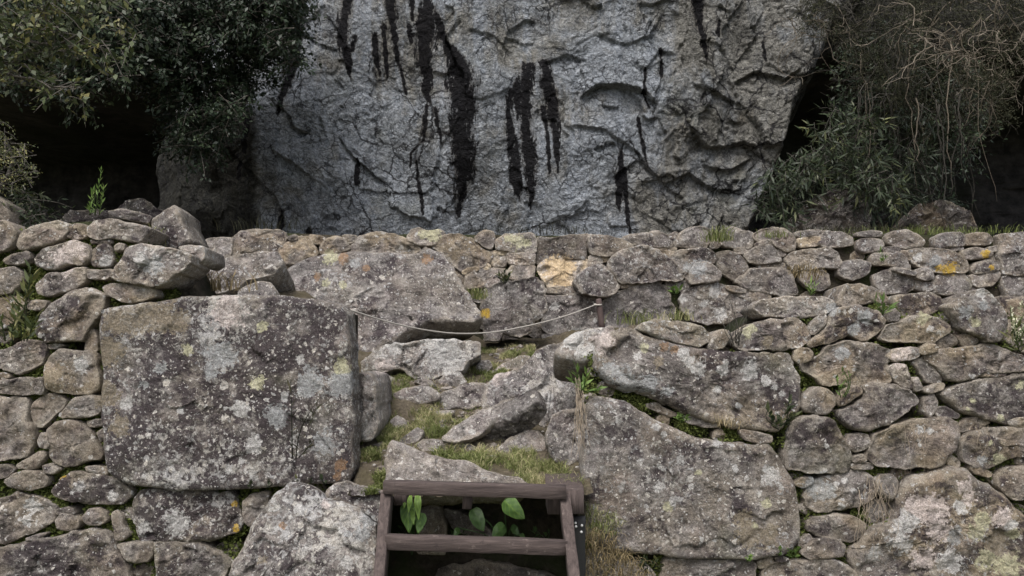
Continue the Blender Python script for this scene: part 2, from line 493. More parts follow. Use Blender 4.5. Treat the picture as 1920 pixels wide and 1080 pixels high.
M['fresh_leaf'] = leaf_material('fresh_green_leaves', (0.06, 0.10, 0.025), (0.15, 0.24, 0.06), (0.28, 0.36, 0.12), 0.35, 0.5, 0.3)
M['bamboo_leaf'] = leaf_material('bamboo_leaves', (0.014, 0.022, 0.011), (0.034, 0.048, 0.022), (0.13, 0.135, 0.055), 0.2, 0.5, 0.35)
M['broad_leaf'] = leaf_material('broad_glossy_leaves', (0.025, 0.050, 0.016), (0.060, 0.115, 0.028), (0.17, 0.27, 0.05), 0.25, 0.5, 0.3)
M['flower'] = leaf_material('cream_flowers', (0.40, 0.40, 0.26), (0.62, 0.62, 0.45), (0.75, 0.75, 0.60), 0.2, 0.7, 0.2)
M['bark'] = plain_material('grey_bark', (0.075, 0.066, 0.055), 0.9)
M['twig'] = plain_material('dry_twigs', (0.13, 0.108, 0.082), 0.9)
M['deadvine'] = plain_material('dead_vine', (0.040, 0.036, 0.029), 0.95)
M['root'] = plain_material('dry_roots', (0.30, 0.245, 0.185), 0.9)
M['wood_x'] = wood_material('weathered_wood', (0.030, 0.023, 0.022), (0.068, 0.053, 0.049), 0)
M['wood_z'] = wood_material('weathered_upright_wood', (0.034, 0.026, 0.025), (0.078, 0.061, 0.056), 2)
M['rope'] = plain_material('pale_rope', (0.30, 0.28, 0.25), 0.8, 0.2, 200)
M['rust'] = plain_material('rusty_iron', (0.060, 0.040, 0.036), 0.8, 0.4, 60)
M['blackmetal'] = plain_material('black_steel_and_gap', (0.012, 0.012, 0.013), 0.6, 0.3, 60)
M['bolt'] = plain_material('galvanised_bolt', (0.55, 0.55, 0.54), 0.5, 0.2, 60)
# ---------------------------------------------------------------- stones
CR = {'G1': (0, 400, 1525 / 480), 'G2': (0, 720, 3.0), 'G3': (360, 400, 1525 / 480), 'G4': (420, 720, 3.0),
      'G5': (800, 400, 1525 / 480), 'G6': (660, 620, 1525 / 480), 'R1': (1100, 400, 3.6), 'R2': (1500, 400, 3.6),
      'R3': (1060, 600, 3.6), 'R4': (1440, 600, 3.6), 'R5': (1060, 780, 3.6), 'R6': (1440, 780, 3.6), 'PX': (0, 0, 1.0)}

def outline(grp, txt):
    x0, y0, s = CR[grp]
    a = np.array([float(q) for q in txt.replace(',', ' ').split()]).reshape(-1, 2)
    a = a / s + np.array([x0, y0])
    a[:, 0] = np.where(a[:, 0] <= 1.0, -34.0, a[:, 0])
    a[:, 0] = np.where(a[:, 0] >= 1925, 1954.0, a[:, 0])
    return a

PW = (0.46, 0.455, 0.44); PP = (0.50, 0.44, 0.41); PG = (0.30, 0.31, 0.31); PY = (0.40, 0.39, 0.26); OY = (0.46, 0.30, 0.03)
OT = (0.215, 0.182, 0.132); OO = (0.23, 0.145, 0.085); TN = (0.40, 0.305, 0.185); DK = (0.035, 0.030, 0.033)
PATCHES = [  # px, py, radius px, colour: lichen colonies, stains
 (427, 586, 32, PP), (240, 756, 13, PW), (412, 668, 30, PG), (395, 694, 15, PG), (486, 718, 15, PY), (583, 715, 28, PG), (642, 718, 26, PG),
 (640, 690, 18, PY), (475, 834, 17, PW), (430, 880, 10, PW), (640, 872, 11, OO), (632, 893, 9, OO), (565, 675, 9, PW), (492, 611, 10, PY), (350, 655, 12, PY),
 (300, 690, 14, PG), (520, 780, 22, PG), (450, 770, 16, PW), (610, 830, 26, PG), (270, 720, 12, PG), (225, 800, 22, OT), (200, 740, 26, OT), (205, 660, 28, OT), (225, 600, 34, OT), (290, 590, 40, OT), (330, 600, 26, OT),
 
 (120, 490, 24, PP), (140, 470, 22, PP), (200, 490, 14, PW), (290, 500, 20, PG), (265, 485, 14, PW), (150, 685, 14, PW), (60, 950, 16, PW), (50, 975, 12, PW), (150, 915, 12, PW), (210, 930, 10, PW), (270, 990, 14, PW), (330, 980, 26, PW), (440, 945, 6, OY), (442, 990, 7, OY), (118, 892, 7, OY),
 (1405, 694, 18, PW), (1435, 714, 9, PW), (1344, 729, 8, PW), (1360, 680, 7, PW), (1453, 725, 7, PW), (1466, 738, 6, PW), (1401, 709, 6, PW), (1355, 693, 12, PW), (1310, 690, 18, PW), (1280, 660, 16, PW), (1295, 680, 14, PW), (1268, 655, 10, OO), (1245, 650, 9, OO), (1235, 680, 10, OT), (1208, 652, 10, PY), (1195, 668, 9, PW),
 (1140, 700, 22, PG), (1175, 715, 26, PG), (1215, 720, 20, PG), (1180, 735, 12, PG), (1250, 735, 12, PG),
 (1160, 787, 9, PW), (1246, 814, 5, PW), (1275, 863, 9, PW), (1309, 886, 7, PY), (1445, 890, 18, PW), (1440, 900, 14, PW), (1464, 911, 7, PW), (1424, 924, 6, PW), (1296, 914, 6, PW), (1240, 914, 12, PW), (1262, 940, 10, PW), (1253, 948, 9, PY), (1414, 987, 8, PY), (1438, 945, 10, PY), (1423, 1010, 14, OT), (1400, 1000, 26, OT), (1440, 1010, 24, OT), (1395, 975, 20, OT), (1345, 830, 10, PW), (1200, 865, 7, PW), (1230, 800, 8, PW),
 (1727, 805, 9, PW), (1745, 808, 7, PW), (1769, 809, 5, PW), (1725, 835, 5, PW), (1549, 836, 6, PW), (1568, 907, 6, PW), (1582, 901, 6, PW), (1601, 921, 6, PW), (1530, 910, 24, PG), (1545, 925, 20, PG), (1577, 948, 7, PW), (1624, 913, 5, PW), (1553, 893, 5, PW), (1480, 690, 3, PW),
 (1814, 768, 7, PY), (1824, 751, 5, PY), (1876, 784, 7, PY), (1825, 706, 5, PW), (1913, 722, 10, PY), (1858, 831, 8, PY), (1874, 862, 14, PY), (1842, 862, 10, PG),
 (1760, 500, 10, OY), (1783, 502, 13, OY), (1770, 505, 10, OY), (1848, 478, 8, OY), (1860, 502, 6, OY), (1720, 484, 8, PW), (910, 587, 9, OY), (1756, 492, 16, PG),
 (1720, 950, 24, PP), (1750, 960, 30, PP), (1700, 980, 26, PW), (1760, 990, 26, PP), (1810, 915, 16, PP), (1815, 935, 16, PP), (1800, 950, 14, PW), (1880, 970, 20, PP), (1895, 985, 14, PW), (1790, 1005, 16, PG), (1840, 975, 16, PY), (1690, 1020, 24, PW), (1730, 1045, 24, PP), (1780, 1055, 24, PW), (1830, 1000, 18, PY), (1870, 1020, 26, OT), (1890, 1060, 26, PY), (1850, 1050, 24, PY), (1900, 1000, 14, PY), (1640, 1040, 14, PW), 
 (1830, 605, 13, PY), (1845, 575, 10, PG), (1842, 550, 10, PW), (1744, 616, 7, PW), (1705, 625, 14, OT), (1810, 585, 14, PG), (1730, 597, 12, PY), (1560, 580, 14, PG), (1690, 668, 20, PP), (1580, 660, 14, PG), (1620, 595, 16, PG), (1600, 620, 14, PG),
 (1040, 502, 25, TN), (1062, 497, 18, TN), (1050, 520, 20, TN), (970, 452, 16, PY), (955, 448, 11, PY), (985, 455, 10, PY), (812, 440, 14, PY), (795, 437, 11, PY), (645, 485, 10, OO), (685, 502, 7, OO), (595, 518, 8, OO), (618, 483, 14, PY), (612, 530, 8, PY), (643, 535, 7, PY), (800, 485, 10, OO), (665, 495, 10, PG),
 (720, 690, 18, PP), (830, 660, 34, PW), (850, 680, 26, PW), (810, 640, 22, PW), (740, 650, 14, PW), (1040, 575, 8, PW), (1040, 905, 10, PW), (940, 700, 14, PP), (930, 710, 12, PP),
 (640, 994, 10, PW), (650, 1055, 14, PW), (610, 945, 10, PP), (560, 955, 9, PW), (530, 985, 8, OO), (490, 1050, 9, OT), (680, 1000, 18, PG), (690, 975, 16, PG), (650, 1000, 8, PG),
 (1130, 640, 20, PP), (1080, 640, 24, PW), (1100, 660, 20, PW), (1290, 500, 10, PG), (1310, 505, 18, PG), (1340, 545, 12, PW), (1320, 570, 8, PW), (1350, 590, 14, PW), (1400, 625, 12, PY), (1410, 615, 10, PY), (1440, 640, 12, OT), (1280, 560, 8, PW),
]
PA = np.array([[p[0], p[1], p[2]] for p in PATCHES], float)
PC = np.array([p[3] for p in PATCHES], float)

def patch_attr(P):
    uv = proj(P)
    out = np.zeros((len(P), 4), np.float32)
    lo, hi = uv.min(0) - 45, uv.max(0) + 45
    sel = np.where((PA[:, 0] > lo[0]) & (PA[:, 0] < hi[0]) & (PA[:, 1] > lo[1]) & (PA[:, 1] < hi[1]))[0]
    best = np.zeros(len(P))
    for k in sel:
        d = np.hypot(uv[:, 0] - PA[k, 0], uv[:, 1] - PA[k, 1]) / PA[k, 2]
        m = np.clip(1.05 - d * 0.62, 0, 1)
        b = m > best
        best = np.where(b, m, best)
        out[b, :3] = PC[k]
    out[:, 3] = best
    return out

def chaikin(p, n, keep=0.25):
    for _ in range(n):
        q = np.roll(p, -1, 0)
        p = np.stack([p * (1 - keep) + q * keep, p * keep + q * (1 - keep)], 1).reshape(-1, 2)
    return p

def resample(p, n):
    q = np.vstack([p, p[:1]])
    L = np.concatenate([[0], np.cumsum(np.linalg.norm(np.diff(q, axis=0), axis=1))])
    s = np.linspace(0, L[-1], n, endpoint=False)
    return np.stack([np.interp(s, L, q[:, 0]), np.interp(s, L, q[:, 1])], 1), L[-1]

def seg_dist(P, poly):
    A = poly; B = np.roll(poly, -1, 0)
    d = np.full(len(P), 1e9)
    for a, b in zip(A, B):
        ab = b - a; t = np.clip(((P - a) @ ab) / (ab @ ab + 1e-12), 0, 1)
        d = np.minimum(d, np.hypot(P[:, 0] - a[0] - t * ab[0], P[:, 1] - a[1] - t * ab[1]))
    return d

def stone_mesh(px, a, b, rng, res=0.011, D=0.3, fillet=None, dome=0.025, rough=1.0, facets=3, shape_noise=1.0, tilt=0.12, back=0.90, corner=0.07, grow=0.005):
    """px outline seen on the plane Y = a + b Z; a closed stone with its face on that plane"""
    k = (540.0 - px[:, 1]) / F
    Y = (a + CAMZ * b) / (1 - b * k)
    X = (px[:, 0] - 960) / F * Y
    Z = CAMZ + k * Y
    L = math.sqrt(1 + b * b)
    e2 = np.array([0, b, 1]) / L; nn = np.array([0, -1, b]) / L; O = np.array([0, a, 0.0])
    p = np.stack([X, Z * L], 1)
    ar = 0.5 * np.sum(p[:, 0] * np.roll(p[:, 1], -1) - np.roll(p[:, 0], -1) * p[:, 1])
    if ar < 0: p = p[::-1]
    area = abs(ar)
    p = chaikin(p, 1, corner)
    per = resample(p, 16)[1]
    n = int(np.clip(per / res, 36, 420))
    p, _ = resample(p, n)
    seed = rng.uniform(0, 100, 3)
    def to3(q, h=0.0):
        P = O + q[:, :1] * np.array([1.0, 0, 0]) + q[:, 1:2] * e2
        return P + np.reshape(h, (-1, 1)) * nn
    size = math.sqrt(area)
    q3 = np.column_stack([p, np.zeros(n)]) + seed
    am = shape_noise * min(0.016, 0.035 * size)
    fq = facet(p / .075, seed[0], 1.0, 0)
    p = p + am * np.stack([fbm(q3 * 9, 4, 0.6), fbm(q3 * 9 + 50, 4, 0.6)], 1)
    tg = np.roll(p, -1, 0) - np.roll(p, 1, 0); tg /= np.linalg.norm(tg, axis=1)[:, None] + 1e-9
    p = p + (0.011 * shape_noise * min(1, size / .25) * fq)[:, None] * np.stack([tg[:, 1], -tg[:, 0]], 1)
    tg = np.roll(p, -1, 0) - np.roll(p, 1, 0); tg /= np.linalg.norm(tg, axis=1)[:, None] + 1e-9
    p = p + grow * np.stack([tg[:, 1], -tg[:, 0]], 1)
    # centre: deepest point
    lo, hi = p.min(0), p.max(0)
    gx, gy = np.meshgrid(np.linspace(lo[0], hi[0], 22), np.linspace(lo[1], hi[1], 22))
    G = np.stack([gx.ravel(), gy.ravel()], 1)
    G = G[inpoly(G, p)]
    pc = resample(p, min(n, 90))[0]
    if len(G):
        gd = seg_dist(G, pc)
        cen = G.mean(0)
        gd2 = gd - 0.35 * np.linalg.norm(G - cen, axis=1)
        c = G[np.argmax(gd2)]; inr = gd.max()
    else:
        c = p.mean(0); inr = size * 0.3
    m = int(np.clip(0.5 * size / res * 1.1, 7, 70))
    ts = (np.arange(1, m + 1) / m) ** 1.0 * 0.985
    ts = np.concatenate([[0.0], [0.25 / m, 0.6 / m], ts])
    rings = p[None] * (1 - ts[:, None, None]) + c * ts[:, None, None]
    R = rings.reshape(-1, 2)
    d = seg_dist(R, pc)
    d[:n] = 0
    if fillet is None: fillet = min(0.07 * inr + 0.005, 0.016) * rng.uniform(.7, 1.6)
    u = np.clip(d / fillet, 0, 1)
    h = 0.85 * fillet * np.sqrt(np.clip(1 - (1 - u) ** 2, 0, 1))
    dm = dome * inr * np.clip(d / inr, 0, 1) ** 0.8
    h = h + dm
    top = 0.85 * fillet + dome * inr
    g = rng.normal(size=2) * tilt
    rel = R - c
    hh = h + np.clip(d / fillet, 0, 1) * (rel @ g) * 0.6
    for _ in range(facets):
        th = rng.uniform(0, 2 * math.pi); sl = rng.uniform(0.05, 0.26)
        off = rng.uniform(0.15, 0.6) * size * 0.5
        cut = top - sl * ((rel @ np.array([math.cos(th), math.sin(th)])) - off)
        hh = np.minimum(hh, np.maximum(cut, 0.15 * h))
    R3 = np.column_stack([R, hh]) + seed
    wq = R + 0.03 * np.stack([fbm(R3 * 6, 3), fbm(R3 * 6 + 30, 3)], 1)
    edge = np.clip(d / (fillet + .01), 0, 1)
    hh = hh + rough * edge * (0.016 * min(1, size / .3) * facet(wq / 0.16, seed[0], 1, 1.6, .22, .05) + 0.0045 * facet(wq / 0.055, seed[1], 1, 1.4))
    nz = 0.45 * fbm(R3 * 5.0, 3) * min(1.0, size / 0.35) + 0.30 * fbm(R3 * 16, 4, 0.6) + 0.10 * ridged(R3 * 34, 3, 0.6)
    hh = hh + rough * 0.026 * nz * (0.25 + 0.75 * np.clip(d / fillet, 0, 1))
    V = [to3(R, hh)]
    pb = p * 1.0
    side = []
    for (dep, sc) in ((1.0, back), (0.62, 0.5 + 0.5 * back + 0.02), (0.25, 0.995)):
        q = c + (p - c) * sc
        s3 = np.column_stack([q, np.full(n, dep)]) + seed
        q = q + 0.5 * am * np.stack([fbm(s3 * 8, 3), fbm(s3 * 8 + 40, 3)], 1)
        side.append(to3(q, np.full(n, -dep * D)))
    V = np.concatenate(side + V)
    nr = 3 + len(ts)
    i = np.arange(n); i2 = (i + 1) % n
    fs = np.concatenate([np.stack([r * n + i, r * n + i2, (r + 1) * n + i2, (r + 1) * n + i], 1) for r in range(nr - 1)])
    faces = fs.tolist()
    faces.append((np.arange(n)[::-1]).tolist())
    faces.append(((nr - 1) * n + np.arange(n)).tolist())
    ee = np.concatenate([np.ones(3 * n), np.exp(-d / min(.03, .25 * inr + .004))])
    return V, faces, ee

def put_stone(name, px, a, b, col, parent=None, seed=0, **kw):
    rng = np.random.default_rng(seed)
    V, f, ee = stone_mesh(px, a, b, rng, **kw)
    o = mesh_obj(name, V, f, M['stone'], parent, True, {'patch': ('FLOAT_COLOR', patch_attr(V)), 'edge': ('FLOAT', ee)})
    o.color = col
    return o

# ---- traced outlines; options: o = set back (m), c = (brightness, warmth, pale lichen, dark crust), f = fillet
LEFT = [
 ('G1', '0,60 30,40 70,75 105,110 95,150 70,185 30,220 0,230', {}),
 ('G1', '105,160 130,120 180,85 250,65 340,50 390,60 400,100 380,150 320,175 240,195 160,215 115,215 95,185', {'c': (.55, .3, .5, .2)}),
 ('G1', '400,85 450,60 500,65 525,90 525,130 500,150 440,150 395,135', {}),
 ('G1', '525,80 580,35 660,30 760,50 870,75 905,95 880,125 830,180 760,165 680,155 560,150 530,130', {'c': (.55, .25, .5, .3)}),
 ('G1', '905,30 960,10 1040,-50 1075,-20 1085,40 1110,100 1140,170 1060,195 960,195 900,190 860,170 900,110', {'o': .25, 'c': (.45, .2, .5, .4), 'D': .3}),
 ('G1', '640,-10 720,-25 830,-5 900,20 890,60 800,45 690,25', {'o': .22, 'c': (.4, .2, .4, .5)}),
 ('G1', '20,280 70,245 165,225 180,265 160,295 110,305 40,300', {}),
 ('G1', '205,270 260,215 340,190 440,165 510,185 530,220 525,270 480,300 400,310 340,330 270,330 215,310', {'c': (.5, .4, .55, .45)}),
 ('G1', '545,290 550,220 590,185 650,185 665,230 680,280 655,310 600,320 560,315', {}),
 ('G1', '540,160 600,152 670,162 660,182 590,180 545,182', {}),
 ('G1', '685,200 710,180 740,185 740,220 690,228', {}),
 ('G1', '655,380 740,250 760,200 830,190 920,195 1050,215 1145,235 1140,290 1060,360 1000,410 955,440 880,430 780,410 700,395', {'o': -.10, 'c': (.62, .3, .7, .3), 'f': .03}),
 ('G1', '1060,205 1130,190 1215,200 1220,270 1180,295 1140,295 1140,245', {'c': (.7, .1, .7, .1), 'o': .05}),
 ('G1', '610,440 650,420 740,420 850,430 930,460 930,490 880,510 800,530 720,525 660,490 620,470', {'c': (.55, .6, .55, .2), 'o': -.05}),
 ('G1', '210,420 290,360 380,355 440,330 510,325 510,400 460,445 360,475 280,495 230,480', {'c': (.5, .5, .45, .35)}),
 ('G1', '520,335 600,340 670,335 680,355 630,390 560,390 525,385', {}),
 ('G1', '0,350 30,325 90,315 130,345 125,390 100,440 60,480 0,495', {}),
 ('G1', '0,508 80,492 140,505 150,590 110,640 40,680 0,700', {'c': (.45, .7, .3, .4)}),
 ('G1', '150,530 210,515 280,520 270,560 230,580 170,570', {}),
 ('G1', '205,705 245,600 290,555 390,500 470,455 540,447 580,470 635,490 625,560 560,650 500,745 470,765 340,768 270,760 225,740', {'c': (.5, .5, .35, .45)}),
 ('G1', '0,840 60,800 160,750 260,760 290,780 280,830 240,900 180,930 110,955 30,930 0,910', {'c': (.46, .45, .25, .45)}),
 ('G1', '290,785 350,778 380,785 340,805 295,805', {'c': (.6, .4, .4, .1)}),
 ('G1', '505,815 515,755 535,700 560,685 580,740 582,820', {'c': (.5, .5, .2, .2)}),
 ('G1', '265,990 275,900 310,835 360,808 440,810 540,815 575,840 580,900 592,1000 590,1050 540,1075 440,1075 340,1065 280,1040', {'c': (.5, .75, .35, .3)}),
 ('G1', '0,960 30,950 60,970 20,990 0,995', {}),
 ('G1', '0,1020 70,985 180,975 200,1010 212,1075 150,1082 60,1075 0,1060', {'c': (.42, .35, .1, .3)}),
 ('G1', '195,990 250,980 262,1050 250,1078 215,1075', {}),
 ('G2', '0,62 70,75 150,90 160,150 150,220 190,240 200,300 180,370 150,405 80,420 0,440', {'c': (.5, .35, .08, .12)}),
 ('G2', '170,150 200,100 280,55 340,75 370,100 350,140 300,180 270,215 235,245 200,235 185,190', {'c': (.5, .3, .1, .12), 'fc': 5}),
 ('G2', '335,175 380,120 420,75 500,68 565,75 575,120 560,170 500,190 420,193 360,190', {'c': (.48, .45, .12, .2)}),
 ('G2', '490,215 540,198 580,200 578,235 530,243 500,235', {}),
 ('G2', '545,275 580,250 588,300 570,325', {}),
 ('G2', '265,260 310,215 380,198 450,205 510,260 550,325 580,390 560,425 480,450 380,468 310,450 285,400 290,350 275,310', {'c': (.42, .35, .08, .35)}),
 ('G2', '215,320 235,275 260,290 275,345 265,365 225,355', {}),
 ('G2', '90,455 140,425 220,378 255,380 260,410 215,470 150,475 100,472', {'c': (.45, .3, .1, .2)}),
 ('G2', '240,460 280,450 335,480 300,505 255,500', {}),
 ('G2', '0,460 50,455 80,480 40,520 0,545', {}),
 ('G2', '25,545 70,505 150,487 230,495 270,530 260,570 180,595 100,590 40,575', {'c': (.4, .3, .12, .3)}),
 ('G2', '480,470 530,462 600,475 605,510 540,510 490,490', {'c': (.5, .5, .2, .1)}),
 ('G2', '285,600 340,540 400,490 450,488 530,510 620,530 690,560 745,595 740,640 690,675 620,675 560,665 480,672 380,655 310,630', {'c': (.46, .4, .4, .7)}),
 ('G2', '0,690 50,640 100,598 170,630 260,660 310,685 305,760 250,800 150,850 60,885 0,895', {'c': (.46, .3, .35, .35)}),
 ('G2', '310,770 340,735 400,740 445,770 440,810 380,825 325,815', {}),
 ('G2', '315,710 370,695 405,705 420,735 345,732 320,730', {}),
 ('G2', '465,745 500,705 550,695 590,720 605,770 560,795 500,795 475,775', {}),
 ('G2', '630,730 648,710 690,745 695,800 730,850 690,880 650,880 640,810', {'c': (.46, .3, .4, .4)}),
 ('G2', '755,680 765,630 800,603 900,598 1040,598 1180,602 1290,610 1330,640 1345,700 1360,790 1345,830 1250,860 1110,892 1000,880 900,880 800,880 770,840 755,760', {'c': (.46, .25, .8, .85), 'f': .03}),
 ('G4', '105,660 150,620 250,610 245,660 210,740 140,805 115,770', {'c': (.5, .3, .2, .1)}),
 ('G2', '655,905 760,890 855,890 860,960 830,1000 760,1010 710,985', {'c': (.42, .3, .3, .3)}),
 ('G2', '865,890 1000,885 1130,905 1230,950 1305,1005 1280,1060 1240,1115 880,1115 870,1000', {'c': (.42, .25, .4, .5)}),
 ('G2', '0,930 100,905 230,870 350,860 420,820 530,812 590,830 630,890 680,980 725,1080 720,1115 0,1115', {'c': (.44, .25, .45, .55)}),
 ('G2', '145,870 200,850 260,840 220,870 150,885', {}),
 ('G2', '730,1030 800,1015 855,1010 862,1110 735,1110', {'o': .05, 'c': (.35, .3, .2, .4)}),
 ('G2', '1250,1110 1290,1070 1330,1060 1380,1020 1420,1000 1440,1110', {'o': .06, 'c': (.35, .3, .2, .4)}),
]
BIG_BLOCK = ('PX', '188,610 196,582 230,573 300,566 345,557 420,555 520,556 598,563 636,571 651,588 658,640 661,760 662,880 655,903 600,906 520,911 400,918 300,915 240,907 205,885 198,840 192,760 195,690', {})
